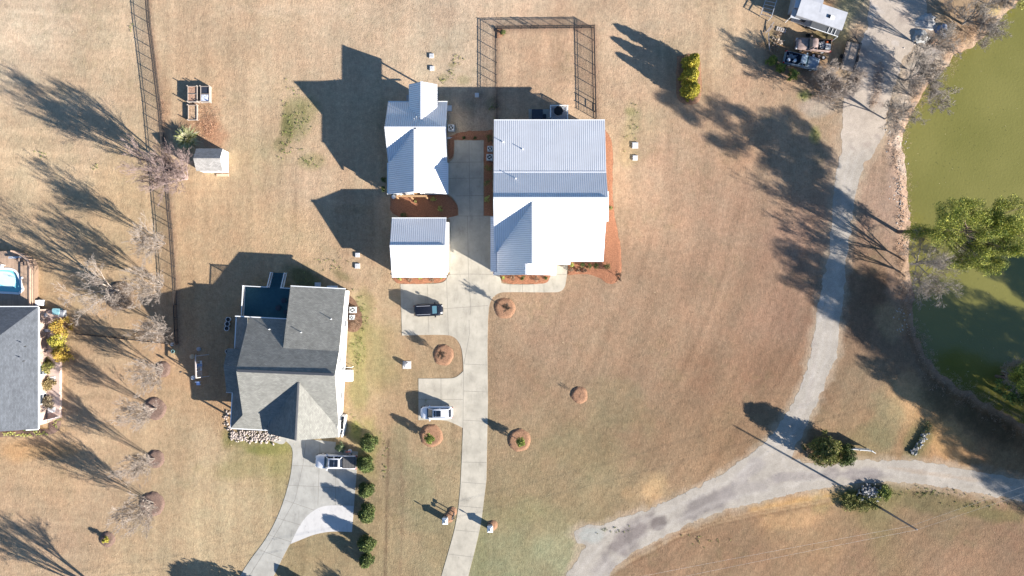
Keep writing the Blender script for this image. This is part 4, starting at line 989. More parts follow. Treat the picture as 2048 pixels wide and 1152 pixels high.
for k, (p, h, lab, ns_, sp, m_, r_, sg) in enumerate(bk):
    bare_tree('bank_tree', lab, g(*p), grow(Z0, h, ns_, sp, r_, 60+k, twig=.010, single=bool(sg), fork=.45, dens=.85, fan=1.2), m_)
# big bare tree whose long shadow lies on the lower left lawn (stands just outside the frame)
bare_tree('bare_tree', 'tall bare tree just below the lower left corner casting a branching shadow', g(262,1216), grow(Z0, 9.5, 7, .62, .2, 77, twig=.012, single=True, dens=.8), BARK_D)
bare_tree('bare_tree', 'small bare tree below the lower frame edge near the round hedge shrubs', g(735,1196), grow(Z0, 2.4, 6, .5, .04, 78, levels=3, twig=.010), BARK_D)

# ---------------------------------------------------------------- leafy crowns
LEAF = mat('foliage', (1,1,1), .75, .25, 4, kind='vcol', spec=.25)
def leaves(centres, n_each, rad, size, cols, seed=1, aspect=1.0, up=.3, shell=.0, curl=True):
    """leaf quads in clumps: returns V, F, colours"""
    rg = np.random.default_rng(seed); C_ = np.repeat(np.array(centres, float), n_each, 0)
    rads = np.repeat(np.array(rad if hasattr(rad, '__len__') else [rad]*len(centres), float), n_each)
    N = len(C_); d = rg.normal(size=(N, 3)); d /= np.linalg.norm(d, axis=1)[:, None]
    r = rads*(rg.random(N)**(1/3)*(1-shell)+shell)
    P = C_+d*r[:, None]*np.array([1,1,.8])
    a = rg.normal(size=(N, 3))+d*.6; a[:, 2] += up; a /= np.linalg.norm(a, axis=1)[:, None]
    b = np.cross(a, rg.normal(size=(N, 3))); b /= np.linalg.norm(b, axis=1)[:, None]
    s_ = size*(.6+.8*rg.random(N))[:, None]
    V = np.stack([P-a*s_-b*s_*aspect*.25, P-b*s_*aspect, P+a*s_, P+b*s_*aspect], 1).reshape(-1, 3)
    F = np.arange(N*4).reshape(-1, 4)
    cols = np.array(cols); ci = rg.integers(0, len(cols), N)
    cl = np.repeat(rg.random(len(centres)), n_each)
    c = cols[ci]*1.4*(.72+.56*cl)[:, None]*(.75+.5*rg.random(N))[:, None]
    return V, F, c
def shrub(name, label, at, cent, n_each, rad, size, cols, cat='shrub', seed=1, group=None, stem=True, aspect=.6, m=None, shell=0):
    root = thing(name, label, cat, at, group)
    V, F, c = leaves(cent, n_each, rad, size, cols, seed, aspect, shell=shell)
    np_mesh('foliage', V+np.array(at), F, LEAF, parent=root, col=c)
    if stem:
        top = np.mean(np.array(cent), 0); mb = MB()
        A_ = Vector(at); mb.tube(A_, A_+Vector((top[0]*.5, top[1]*.5, top[2])), .06, .03, 6)
        for cc in cent[::max(1, len(cent)//7)]: mb.tube(A_+Vector((top[0]*.3,top[1]*.3,top[2]*.4)), A_+Vector(cc), .03, .008, 4)
        mb.build('trunk', BARK_D, root)
    return root
def dome(r, h, n_, seed=1, z0=.2, cone=0.0):
    rr = random.Random(seed); out = []
    for i in range(n_):
        z = rr.random()**.8; 
        rad = r*(math.sqrt(max(0, 1-(z*1.0)**2.2))*(1-cone)+ (1-z)*cone)
        t = rr.uniform(0, 2*math.pi); q_ = rad*rr.uniform(.35, 1)
        out.append((math.cos(t)*q_, math.sin(t)*q_, z0+z*(h-z0)))
    return out
G_DARK = [(.05,.075,.022),(.08,.105,.03),(.12,.14,.04),(.035,.05,.018)]
G_PINE = [(.12,.15,.026),(.21,.22,.036),(.31,.295,.055),(.07,.095,.02)]
G_YEL = [(.30,.26,.045),(.38,.32,.06),(.20,.19,.03),(.26,.25,.05)]
G_OCH = [(.34,.22,.04),(.26,.17,.04),(.36,.28,.05),(.20,.12,.03)]
G_OLIVE = [(.20,.20,.05),(.14,.15,.04),(.24,.20,.08),(.10,.09,.04)]
G_LIME = [(.32,.34,.09),(.24,.28,.07),(.38,.38,.13)]
G_BRN = [(.20,.13,.08),(.14,.09,.06),(.26,.17,.11)]
# round hedge by the neighbour driveway
hd = [((735,883),'round dark green shrub at the top of the hedge line beside the bins corral'),((729,925),'round dark green shrub right behind the pickup tailgate'),((730,976),'round dark green shrub just below the pickup, third of the hedge line'),
      ((731,1022),'round dark green shrub beside the bright white slab, fourth of the hedge line'),((731,1082),'round dark green shrub below the white slab, second from the bottom'),((730,1116),'round dark green shrub at the bottom end of the hedge line')]
base = shrub('round_shrub', hd[0][1], g(740, 883), dome(1.16, 2.4, 120, 3), 110, .36, .07, G_DARK, group='round shrubs lining the neighbour driveway', seed=3, cat='shrub')
for k, (p, lab) in enumerate(hd[1:]):
    c = copy_tree(base); c.location = g(p[0]+5, p[1]); c['label'] = lab; c.rotation_euler = (0,0,1.3*k+.7); s_ = [.97,.90,1.04,1.0,.86][k]; c.scale = (s_*.95, s_*1.04, s_)
# small evergreen trees in rings
for p, lab, r_, sd_ in (((861,873),'small leafy evergreen tree in the mulch ring beside the white car pad',.92,5),((1041,881),'small leafy evergreen tree in the mulch ring right of the long driveway',.74,6)):
    shrub('young_evergreen', lab, g(*p), [(a*.8, b_*.8, z+.7) for a, b_, z in dome(r_, 1.45, 56, sd_, .05)], 60, .22, .06, [(.14,.17,.035),(.20,.22,.05),(.09,.12,.03)], cat='tree', seed=sd_)
shrub('round_shrub', 'small yellow green shrub with a dark mulch ring on the lower left lawn', g(216,1078), dome(.5, 1.05, 30, 9, .05), 40, .18, .06, G_YEL)
shrub('round_shrub', 'dull green shrub at the garage corner of the grey roofed house', g(683,893), dome(.75, 1.3, 34, 10, .1), 45, .25, .07, [(.10,.13,.07),(.14,.17,.08)])
shrub('brown_shrub', 'brown leafless round shrub below the two air conditioners of the grey roofed house', g(713,646), dome(1.05, 1.0, 50, 12, .05), 60, .28, .05, G_BRN, aspect=.2)
# three pointed yellow green arborvitae
for k, (p, lab) in enumerate((((1377,132),'yellow green arborvitae, top one of three in the mulch strip'),((1375,160),'yellow green arborvitae, middle one of three in the mulch strip'),((1377,187),'yellow green arborvitae, bottom one of three in the mulch strip'))):
    shrub('arborvitae', lab, g(*p), dome([1.3,1.35,1.3][k], [4.1,4.2,4.0][k], 240, 20+k, .1, .55), 60, .30, .09, [(.27,.23,.03),(.36,.31,.045),(.17,.16,.028)], cat='tree', seed=20+k, group='arborvitae trees in the strip above the big lawn')
# bushes along the farmhouse, both garages
for k, (p, r_, cl, lab) in enumerate([((1006,556),.25,G_LIME,'tiny lime shrub at the left end of the front bed'),((1025,556),.42,G_BRN,'brown low shrub second in the front bed'),((1046,556),.36,G_DARK,'dark low shrub in the middle of the front bed'),
        ((1072,558),.42,G_BRN,'brown low shrub right of the middle of the front bed'),((1092,556),.25,G_DARK,'tiny dark shrub at the right end of the front bed'),((1144,530),.30,G_LIME,'lime shrub at the left end of the long south bed'),
        ((1164,530),.42,G_DARK,'round green shrub second in the long south bed'),((1178,532),.40,G_DARK,'round green shrub third in the long south bed'),((1192,531),.42,G_DARK,'round green shrub fourth in the long south bed'),((1214,532),.45,G_DARK,'dark shrub at the corner of the long south bed'),
        ((1141,541),.42,G_BRN,'dry brown tuft under the lime shrub'),((1156,541),.30,G_BRN,'dry brown tuft left in the long south bed'),((1169,541),.32,G_BRN,'dry brown tuft right in the long south bed'),((1221,415),.30,G_OLIVE,'small olive shrub by the east wall bay'),
        ((800,557),.28,G_LIME,'tiny lime shrub at the left of the garage bed'),((820,558),.40,G_BRN,'brown shrub left in the garage bed'),((841,556),.25,G_LIME,'tiny lime shrub in the middle of the garage bed'),((863,559),.40,G_BRN,'brown shrub right in the garage bed'),((882,556),.18,G_LIME,'tiny lime shrub at the right of the garage bed'),
        ((867,400),.38,G_LIME,'pale lime shrub, upper one in the curved bed of the guest house'),((881,418),.42,G_LIME,'pale lime shrub, lower one in the curved bed of the guest house'),((832,402),.28,G_OLIVE,'grey green tuft in the sunlit part of the curved bed'),((808,430),.55,G_DARK,'dark shrub in the shade above the garage roof'),
        ((977,337),.52,G_OLIVE,'round grey green shrub, upper of three along the farmhouse west wall'),((975,367),.55,G_OLIVE,'round grey green shrub, middle of three along the farmhouse west wall'),((975,398),.5,G_LIME,'round lime shrub, lower of three along the farmhouse west wall'),
        ((928,276),.22,G_DARK,'tiny dark shrub left above the upper drive end'),((950,276),.22,G_DARK,'tiny dark shrub right above the upper drive end'),((979,277),.55,G_DARK,'dark shrub above the air conditioners of the farmhouse'),((1007,66),.42,G_DARK,'green shrub in the corner of the dog yard fence')]):
    shrub('bed_shrub', lab, g(*p), dome(r_, r_*1.7, 16, 100+k, .05), 36, r_*.38, .045, cl, seed=100+k, stem=False, group='shrubs planted in the mulch beds')
for k, (x, y, lab) in enumerate([(753,353,'slim dark cone shrub, upper one west of the guest house'),(757,371,'slim dark cone shrub, lower one west of the guest house')]):
    shrub('cone_shrub', lab, g(772-3, y+8), dome(.4, 1.7, 24, 140+k, .05, .5), 36, .18, .05, G_DARK, seed=140+k)
# shrubs by the brick house
for k, (p, r_, h_, cl, lab) in enumerate([((133,652),1.45,3.0,G_OCH,'ochre leafed shrub at the top of the clump by the brick house'),((128,680),1.35,2.6,G_YEL,'bright yellow green shrub in the middle of the clump by the brick house'),((136,705),1.35,2.6,G_OCH,'ochre brown shrub at the bottom of the clump by the brick house'),
        ((101,731),1.1,1.6,G_OLIVE,'olive grassy shrub, upper of three by the terrace'),((102,766),1.1,1.4,[(.26,.20,.09),(.16,.12,.06)],'tan grassy shrub, middle of three by the terrace'),((101,801),1.05,1.4,[(.17,.14,.09),(.09,.07,.05),(.24,.19,.12)],'dark brown grassy shrub, lower of three by the terrace')]):
    shrub('wall_shrub', lab, g(*p), dome(r_, h_, 70, 160+k, .1), 42, .32, .11, cl, seed=160+k, aspect=.35)
for k, (p, lab) in enumerate([((20,868),'low yellow edging plant at the left edge of the old mulch'),((50,869),'low yellow edging plant below the brick house roof'),((82,866),'low yellow edging plant near the mulch corner'),((112,846),'low yellow edging plant at the round mulch corner'),((118,830),'low yellow edging plant below the tan shrubs'),((62,858),'low green edging plant under the eave')]):
    shrub('edging_plant', lab, g(*p), [(x*.14-.9, rnd.uniform(-.2,.2), .12) for x in range(14)] if k in (0,1,2,5) else [(rnd.uniform(-.25,.25), y*.13-.6, .12) for y in range(10)], 26, .16, .05, G_LIME if k != 5 else [(.10,.16,.03)], seed=180+k, stem=False)
# pampas clump
at = g(377,279); root = thing('pampas_grass', 'big pale green pampas grass clump above the garden shed', 'grass clump', at)
rg = np.random.default_rng(4); N = 900
a_ = rg.uniform(0, 2*math.pi, N); L_ = rg.uniform(.9, 2.3, N); tilt = rg.uniform(.15, 1.25, N)
P0 = np.stack([np.cos(a_)*.3*rg.random(N), np.sin(a_)*.3*rg.random(N), np.zeros(N)], -1)
Dm = np.stack([np.cos(a_)*np.sin(tilt), np.sin(a_)*np.sin(tilt), np.cos(tilt)], -1)
P1 = P0+Dm*L_[:, None]*.6; P2 = P1+(Dm*.8-np.array([0,0,.45]))*L_[:, None]*.45; P2[:, 2] = np.maximum(P2[:, 2], .08)
sd_ = np.stack([-np.sin(a_), np.cos(a_), np.zeros(N)], -1)*.03
V = np.stack([P0-sd_, P0+sd_, P1+sd_, P1-sd_, P1-sd_, P1+sd_, P2+sd_*.3, P2-sd_*.3], 1).reshape(-1, 3)
cc = np.array([(.36,.36,.15),(.46,.44,.24),(.25,.28,.09),(.52,.48,.34)])[rg.integers(0, 4, N)]
np_mesh('foliage', V+np.array(at), np.arange(N*8).reshape(-1, 4), LEAF, parent=root, col=np.repeat(cc, 2, 0))
# evergreens at the lane junction
shrub('evergreen_bush', 'large olive brown evergreen bush at the fork of the gravel lanes', g(1638,893), dome(2.45, 4.0, 190, 30, .2), 90, .45, .09, [(.12,.125,.035),(.20,.165,.06),(.07,.08,.025),(.15,.16,.035)], seed=30, cat='bush')
shrub('evergreen_bush', 'dark green evergreen bush beside the white entrance sign', g(1682,906), dome(1.7, 2.6, 120, 31, .1), 90, .36, .075, G_DARK, seed=31, cat='bush')
shrub('evergreen_bush', 'wide low green bush hugging the rubble pile below the lane', g(1716,998), [(rnd.uniform(-2.2,2.4), rnd.uniform(-1.4,.8), rnd.uniform(.1,.8)) for _ in range(80)], 50, .38, .08, [(.15,.15,.045),(.11,.115,.035),(.20,.19,.06)], seed=32, cat='bush', stem=False)
shrub('evergreen_bush', 'bright green bush on the right of the rubble pile below the lane', g(1764,985), dome(1.2, .9, 50, 33, .05), 50, .32, .08, [(.18,.20,.05),(.13,.15,.04)], seed=33, cat='bush', stem=False)
shrub('evergreen_bush', 'grey green weeds over the stone line above the right lane', g(1843,876), [(rnd.uniform(-.4,.4)+t*1.4, t*2.9+rnd.uniform(-.4,.4), .2) for t in np.linspace(-.8,.8,30)], 40, .3, .07, [(.15,.16,.07),(.10,.11,.05)], seed=34, cat='bush', stem=False)
for k, (p, r_, lab) in enumerate([((1541,124),.75,'small bright green bush, left of three below the blue pickup'),((1558,138),.7,'small bright green bush, middle of three below the blue pickup'),((1582,151),.85,'small bright green bush, right of three below the blue pickup')]):
    shrub('green_bush', lab, g(*p), dome(r_, 1.3, 34, 200+k, .1), 44, .25, .08, [(.16,.18,.04),(.10,.13,.03)], seed=200+k)

# ---------------------------------------------------------------- pines
def pine(name, label, at, crown, n_cl, r_cl, hgt, lean=(0,0), seed=1, n_each=110, cols=G_PINE, size=.17, squash=.75, cat='tree', group=None, trunk_r=.28, bare=.45):
    rr = random.Random(seed); root = thing(name, label, cat, at, group)
    A_ = Vector(at); cen = []
    for cx_, cy_, cz_, rx_, ry_, rz_, n_ in crown:
        for i in range(n_):
            t = rr.uniform(0, 2*math.pi); ph = math.acos(rr.uniform(-.9, 1)); k = rr.uniform(.55, 1.0)
            cen.append((cx_+rx_*k*math.sin(ph)*math.cos(t), cy_+ry_*k*math.sin(ph)*math.sin(t), cz_+rz_*k*math.cos(ph)))
    V, F, c = leaves(cen, n_each, r_cl, size, cols, seed, .22, up=.2)
    np_mesh('crown', V+np.array(at), F, LEAF, parent=root, col=c)
    top = Vector((lean[0], lean[1], hgt)); pts = [Z0, top*.3+Vector((rr.uniform(-.2,.2),0,0)), top*.62, top]
    segs = [(0, pts[i], pts[i+1], trunk_r*(1-.28*i), trunk_r*(1-.28*(i+1))) for i in range(3)]
    for cc in rr.sample(cen, min(len(cen), 46)):
        cc = Vector(cc); t = max(.3, min(.97, (cc.z-.8)/hgt)); s0 = top*t
        mid = s0.lerp(cc, .5)+Vector((0,0,-.25)); segs += [(0, s0, mid, .07, .045), (0, mid, cc, .045, .02)]
    V, F = tubes(segs, 6); np_mesh('trunk', V+np.array(at), F, mat('pine_bark', (.13,.09,.07), .95, .3, 5), parent=root, smooth=True)
    return root
pine('pine_tree', 'tall sunlit green pine leaning over the pond', g(1796,464),
     [(-.3,1.2,12.2,1.9,1.8,1.3,26),(.3,-.9,10.0,1.7,1.4,1.0,14),(3.1,1.3,10.9,2.2,2.0,1.4,26),(6.2,-.2,9.6,2.6,2.2,1.4,40),(8.6,1.3,9.6,2.4,2.3,1.6,48),(9.9,-1.7,9.0,2.2,2.4,1.7,46),(6.4,-3.0,8.4,2.3,1.9,1.2,26),(4.6,-4.4,7.4,1.9,1.2,.9,14),(7.8,-4.6,7.4,2.0,1.5,1.0,18),(2.6,-1.6,8.0,2.2,1.5,.9,14),(.2,-.7,5.6,1.5,1.0,.9,9),(.5,-.3,3.0,1.4,1.0,.9,9)], 0, .74, 11.5, (2.6,-.5), 3, n_each=250, size=.115)
PN = [('pine_tree', g(2105,772), 10.5, 3.0),]
base_p = pine('pine_tree', 'tall pine just beyond the right frame edge shading the bank', g(2110,808), [(0,0,10.2,2.6,2.6,3.0,46),(.8,-.6,7.6,2.8,2.6,1.8,26),(-1.2,.8,9,1.8,1.8,1.8,14)], 0, .7, 12.0, (.3,.2), 6, n_each=110, group='pines beyond the right frame edge')
for k, (px, py, s_) in enumerate([(2050,905,.72),(2120,868,1.0),(2170,905,.95),(2225,950,1.0),(2290,1010,1.0),(2350,1065,1.05),(2400,1110,1.0),(2180,960,1.0),(2250,1020,1.05),(2330,1110,1.05),(2410,1180,1.1),
        (2390,860,1.1),(2470,790,1.1),(2300,870,1.0),(2230,860,1.0),(2480,920,1.1),(2160,790,.95),(2400,740,1.0),(2350,930,1.0),(2080,770,.82),(2460,1060,1.1),(2004,748,1.0),(2060,778,1.1),(2085,850,.9),(2052,812,1.05),(1992,752,.8)]):
    c = copy_tree(base_p); c.location = g(px, py); c.rotation_euler = (0,0,k*1.37); c.scale = (s_*(1+.1*math.sin(k*3)), s_, s_)
    c['label'] = 'tall pine in the grove beyond the right frame edge'
base_p['label'] = 'tall pine in the grove beyond the right frame edge'
shrub('evergreen_tree', 'dark low evergreen with sunlit tips at the right pond edge', g(2020,772), dome(2.6, 3.2, 130, 50, .3), 60, .5, .12, [(.10,.13,.035),(.06,.08,.025),(.16,.20,.045)], seed=50, cat='tree')
bare_tree('bank_tree', 'bare pale branched tree poking above the dark evergreen at the right pond edge', g(2005,742), grow(Z0, 5.0, 8, .8, .07, 91, twig=.010, single=True, dens=.8), BARK)
shrub('evergreen_tree', 'yellow green leafy tree at the top right corner over the pond', g(2040,-6), dome(1.9, 2.6, 60, 52, .5), 50, .45, .11, [(.20,.21,.06),(.28,.27,.09)], seed=52, cat='tree')
# dense evergreens outside the lower left edge (their shadow is seen)
shrub('magnolia_tree', 'dense dark evergreen just below the lower frame edge left of the driveway', g(528,1238), dome(4.2, 4.7, 210, 54, .5), 55, .75, .16, G_DARK, seed=54, cat='tree')
c = shrub('magnolia_tree', 'smaller dense evergreen below the lower frame edge beside the driveway', g(640,1262), dome(2.2, 4.2, 90, 56, .4), 55, .6, .15, G_DARK, seed=56, cat='tree')

# ---------------------------------------------------------------- scrub, weeds, litter
def tufts(name, pts, n_each, rad, size, cols, seed, kind='stuff', aspect=.25, **kw):
    V, F, c = leaves(pts, n_each, rad, size, cols, seed, aspect, up=1.2)
    V[:, 2] = np.abs(V[:, 2]); return np_mesh(name, V, F, LEAF, col=c, kind=kind, **kw)
rr = random.Random(5)
def scatter(polys, n_, z=.05):
    out = []
    for (x0, y0, x1, y1, w_) in polys:
        for _ in range(int(n_*w_)):
            t = rr.random(); out.append(g(x0+(x1-x0)*t+rr.gauss(0, 1)*8*w_, y0+(y1-y0)*t+rr.gauss(0, 1)*8*w_)[:2]+(z,))
    return out
tufts('weeds', [p for a, b, sx, sy, n_ in ((590,240,14,26,60),(570,285,6,14,22),(915,120,5,5,10),(905,150,6,6,10),(885,160,5,3,8),(620,325,10,6,16),(1612,190,8,5,14),(1632,270,4,8,10),(720,630,9,26,40),(715,705,10,24,40),(712,850,8,10,16),(1850,985,50,6,50),(1960,1010,30,6,26),(1690,990,10,8,10),(1240,1060,20,4,14),
      (1400,1085,30,8,14),(85,310,10,5,8),(190,335,5,3,6),(850,800,4,4,4),(660,530,16,6,16),(600,560,30,12,26),(985,215,6,8,14),(1265,250,6,20,14),(262,55,2,3,4),(770,905,3,30,14))
      for p in [g(a+rr.gauss(0, sx), b+rr.gauss(0, sy))[:2]+(.03,) for _ in range(n_)]], 14, .16, .06, [(.10,.13,.035),(.15,.17,.05),(.20,.20,.07)], 5, aspect=.4)
tufts('bank_scrub', scatter([(1975,40,1900,108,1.6),(1905,100,1845,175,1.6),(1850,170,1795,250,1.5),(1800,250,1795,330,1.0),(1805,330,1815,470,1.0),(1808,480,1815,620,1.4),(1822,640,1860,730,1.2),(1870,750,2040,850,1.8),(1560,60,1540,110,.5),(1760,130,1745,220,.8),(1600,150,1680,190,.9)], 150), 16, .35, .13,
      [(.30,.20,.14),(.22,.15,.10),(.38,.28,.20),(.15,.11,.08)], 6, aspect=.08)
tufts('weed_patch', [g(410+rr.gauss(0,14), 245+rr.gauss(0,24))[:2]+(.05,) for _ in range(170)]+[g(330+rr.gauss(0,4), 215+rr.gauss(0,18))[:2]+(.05,) for _ in range(30)], 14, .3, .09, [(.34,.19,.12),(.26,.15,.10),(.42,.28,.18)], 7, aspect=.1)
tufts('lawn_litter', [g(rr.uniform(0,2048), rr.uniform(0,1152))[:2]+(.02,) for _ in range(6500)], 2, .10, .045, [(.10,.07,.04),(.16,.11,.06),(.42,.34,.22),(.12,.12,.05)], 8, aspect=.5)
# ---------------------------------------------------------------- vehicles (built nose towards +x, then turned)
RUB = mat('tyre_rubber', (.02,.02,.02), .85, .1, 10); RIM = mat('rim_metal', (.45,.45,.46), .35, .1, 10, spec=.6)
CGL = mat('tinted_car_glass', (.012,.018,.030), .12, .05, 4, spec=.45); CGB = mat('windscreen_glass', (.035,.08,.10), .08, .05, 4, spec=.9)
LAMP = mat('headlamp_glass', (.7,.7,.68), .15, .05, 4, spec=.8); RED = mat('tail_lamp', (.35,.02,.015), .25, .05, 4)
def paint(name, c, rough=.25, metal=0): 
    m = mat(name, c, rough, .04, 1.0, metal=metal, spec=.6); m.node_tree.nodes['Principled BSDF'].inputs['Coat Weight'].default_value = .5; return m
def prof(st, x):
    for a, b in zip(st[:-1], st[1:]):
        if a[0] <= x <= b[0]:
            t = (x-a[0])/(b[0]-a[0]); return [a[i]+(b[i]-a[i])*t for i in range(len(a))]
def vehicle(name, label, cat, px, py, ang, L, W_, belt, roof, stations, gh, body_m, roof_m=None, wheels=None, sunroof=None, bed=None, glass_m=None, plastic=None, rims=True, windscreen=None):
    """stations: (x, halfwidth, top z); gh = greenhouse (xf_base, xf_roof, xr_roof, xr_base, half width roof)"""
    at = g(px, py); root = thing(name, label, cat, at)
    T = Matrix.Translation(Vector(at)) @ Matrix.Rotation(R(ang), 4, 'Z')
    def nb(): m = MB(); m.T = T; return m
    mb = nb(); rings = []
    for x, hw, tz in stations:
        zl = .30
        rings.append([(x,-hw*.90,zl),(x,-hw*.985,zl+.14),(x,-hw,(zl+tz)*.55),(x,-hw*.965,tz-.10),(x,-hw*.86,tz-.015),(x,-hw*.45,tz+.02),(x,0,tz+.03),
                      (x,hw*.45,tz+.02),(x,hw*.86,tz-.015),(x,hw*.965,tz-.10),(x,hw,(zl+tz)*.55),(x,hw*.985,zl+.14),(x,hw*.90,zl)])
    n_ = 13; vs = [p for r in rings for p in r]; fs = []
    for k in range(len(rings)-1):
        for i in range(n_-1): fs.append((k*n_+i, (k+1)*n_+i, (k+1)*n_+i+1, k*n_+i+1))
        fs.append((k*n_+n_-1, (k+1)*n_+n_-1, (k+1)*n_, k*n_))
    fs.append(tuple(range(n_))); fs.append(tuple(range((len(rings)-1)*n_+n_-1, (len(rings)-1)*n_-1, -1)))
    if bed:
        x0, x1, hb = bed
        keep = []
        for f in fs:
            c = [sum(vs[i][k] for i in f)/len(f) for k in range(3)]
            if len(f) == 4 and x0 < c[0] < x1 and abs(c[1]) < hb and c[2] > .8: continue
            keep.append(f)
        fs = keep
    mb.add(vs, fs)
    ob = mb.build('body', body_m, root, smooth=True)
    try:
        for p in ob.data.polygons: p.use_smooth = True
    except Exception: pass
    if bed:
        x0, x1, hb = bed; mb = nb()
        mb.add([(x0,-hb,.55),(x1,-hb,.55),(x1,hb,.55),(x0,hb,.55),(x0,-hb,belt),(x1,-hb,belt),(x1,hb,belt),(x0,hb,belt)], [(0,1,2,3),(0,4,5,1),(1,5,6,2),(2,6,7,3),(3,7,4,0)])
        mb.build('cargo_bed', plastic or CGL, root)
    xf0, xf1, xr1, xr0, hr = gh
    hb_ = min(prof(stations, xf0)[1], prof(stations, xr0)[1])*.90; zb = belt-.04; zr = roof
    B4 = [(xf0,-hb_*.93,zb),(xf0,hb_*.93,zb),(xr0,hb_*.93,zb),(xr0,-hb_*.93,zb)]
    xm1, xm2 = xf1-(xf1-xr1)*.12, xr1+(xf1-xr1)*.12
    T4 = [(xf1,-hr*.90,zr-.05),(xf1,hr*.90,zr-.05),(xr1,hr*.92,zr-.05),(xr1,-hr*.92,zr-.05)]
    mb = nb(); mb.add(B4+T4, [(0,4,5,1),(1,5,6,2),(2,6,7,3),(3,7,4,0)]); mb.build('pillars', body_m, root)
    mb = nb(); P = []
    for x, k, dz in ((xf1+.03,.88,-.055),(xf1-.12,.97,-.015),((xf1+xr1)/2,1.0,.015),(xr1+.12,.98,-.01),(xr1-.03,.90,-.05)):
        for y, dd in ((-1,-.05),(-.82,-.012),(-.4,0),(0,.008),(.4,0),(.82,-.012),(1,-.05)): P.append((x, y*hr*k, zr+dz+dd))
    mb.add(P, [(r*7+i, (r+1)*7+i, (r+1)*7+i+1, r*7+i+1) for r in range(4) for i in range(6)]); mb.build('roof_panel', roof_m or body_m, root, smooth=True)
    def inset(quad, s0=.06, off=.012, nm='window', m=CGL):
        Q = [Vector(p) for p in quad]; c = sum(Q, Vector())/4; nn = (Q[1]-Q[0]).cross(Q[3]-Q[0]).normalized()
        if nn.dot(c-Vector((0,0,zb))) < 0: nn = -nn
        Q = [p+(c-p).normalized()*s0+nn*off for p in Q]; m_ = nb(); m_.add(Q, [(0,1,2,3)]); m_.build(nm, m, root)
    inset([B4[0],B4[1],T4[1],T4[0]], .07, .014, 'windscreen', windscreen or CGL); inset([B4[2],B4[3],T4[3],T4[2]], .10, .014, 'rear_window')
    xm = (xf0+xr0)/2+ .05
    for s_ in (0, 1):
        b0, b1, t0, t1 = (B4[1],B4[2],T4[1],T4[2]) if s_ == 0 else (B4[0],B4[3],T4[0],T4[3])
        mid_b = Vector(b0).lerp(Vector(b1), .5); mid_t = Vector(t0).lerp(Vector(t1), .5)
        inset([b0, mid_b, mid_t, t0], .10, .012, 'side_window'); inset([mid_b, b1, t1, mid_t], .10, .012, 'side_window')
    if sunroof:
        for x0, x1, y_ in sunroof:
            mb = nb(); mb.box(x1, x0, -y_, y_, zr+.0, zr+.035); mb.build('sunroof', CGL, root)
    mb = nb(); hx = prof(stations, xf0+.05)[1]*.80
    mb.box(xf0+.0, xf0+.09, -hx, hx, belt-.01, belt+.045); mb.build('wiper_cowl', CGL, root)
    fe_ = prof(stations, L/2-.12); mb = nb(); mb.box(L/2-.16, L/2+.01, -fe_[1]*.5, fe_[1]*.5, .42, fe_[2]-.12); mb.build('grille', PIPED, root)
    for s_ in (-1, 1):
        mb2 = nb(); mb2.bar((xf0+.15, s_*hx*.62, belt+.035), (L/2-.45, s_*hx*.52, fe_[2]+.06), .035, .03); mb2.build('bonnet_crease', body_m, root)
        if cat == 'suv': mb2 = nb(); mb2.bar((xf1-.25, s_*hr*.90, zr+.045), (xr1+.2, s_*hr*.90, zr+.045), .045, .04); mb2.build('roof_rail', RIM, root)
    for s_ in (-1, 1):
        mb = nb(); hwm = prof(stations, xf0-.1)[1]; mb.box(xf0-.38, xf0-.20, min(s_*hwm*.93, s_*(hwm+.20)), max(s_*hwm*.93, s_*(hwm+.20)), belt-.02, belt+.16); mb.build('mirror', body_m, root)
        fe_ = prof(stations, L/2-.16); mb = nb(); y0, y1 = sorted((s_*fe_[1]*.55, s_*fe_[1]*.99)); mb.box(L/2-.26, L/2-.06, y0, y1, fe_[2]-.20, fe_[2]-.03); mb.build('headlight', LAMP, root)
        re_ = prof(stations, -L/2+.1); mb = nb(); y0, y1 = sorted((s_*re_[1]*.78, s_*re_[1]*1.0)); mb.box(-L/2-.01, -L/2+.14, y0, y1, re_[2]-.40, re_[2]-.08); mb.build('taillight', RED, root)
    for wx_ in (wheels or (L/2-.85, -L/2+.85)):
        for s_ in (-1, 1):
            hw = prof(stations, wx_)[1]; mb = nb(); y0, y1 = s_*(hw-.24), s_*(hw+.015)
            mb.tube((wx_, y0, .35), (wx_, y1, .35), .35, n=20); ty = mb.build('tyre', RUB, root)
            mb = nb(); mb.tube((wx_, y1-.05*s_, .35), (wx_, y1+.012*s_, .35), .21, n=14); mb.build('rim', RIM, ty)
    mb = nb(); mb.box(-L/2+.05, L/2-.1, -W_/2*.86, W_/2*.86, .26, .50); mb.build('underbody', PIPED, root)
    return root, T
def suv_st(L, W_, hood, belt, xf):
    h = W_/2
    return [(-L/2, h*.52, belt-.42), (-L/2+.06, h*.74, belt-.26), (-L/2+.20, h*.90, belt-.06), (-L/2+.50, h*.97, belt), (-L/2+1.0, h, belt), (0, h, belt), (xf, h*.995, belt), (xf+.12, h*.99, hood+.03), (L/2-.70, h*.96, hood-.05), (L/2-.32, h*.84, hood-.13), (L/2-.10, h*.62, hood-.25), (L/2, h*.36, hood-.42)]
BLK = paint('black_paint', (.012,.013,.018), .2); WHT = paint('pearl_white_paint', (.72,.73,.75), .22); SIL = paint('silver_white_paint', (.60,.61,.64), .25)
v, T = vehicle('parked_suv', 'black suv with dark roof parked on the wide concrete apron', 'suv', 858, 619.5, 2.5, 4.15, 1.80, 1.02, 1.66, suv_st(4.15,1.80,1.0,1.02,.75), (1.28,.62,-1.75,-2.0,.66), BLK, windscreen=CGB)
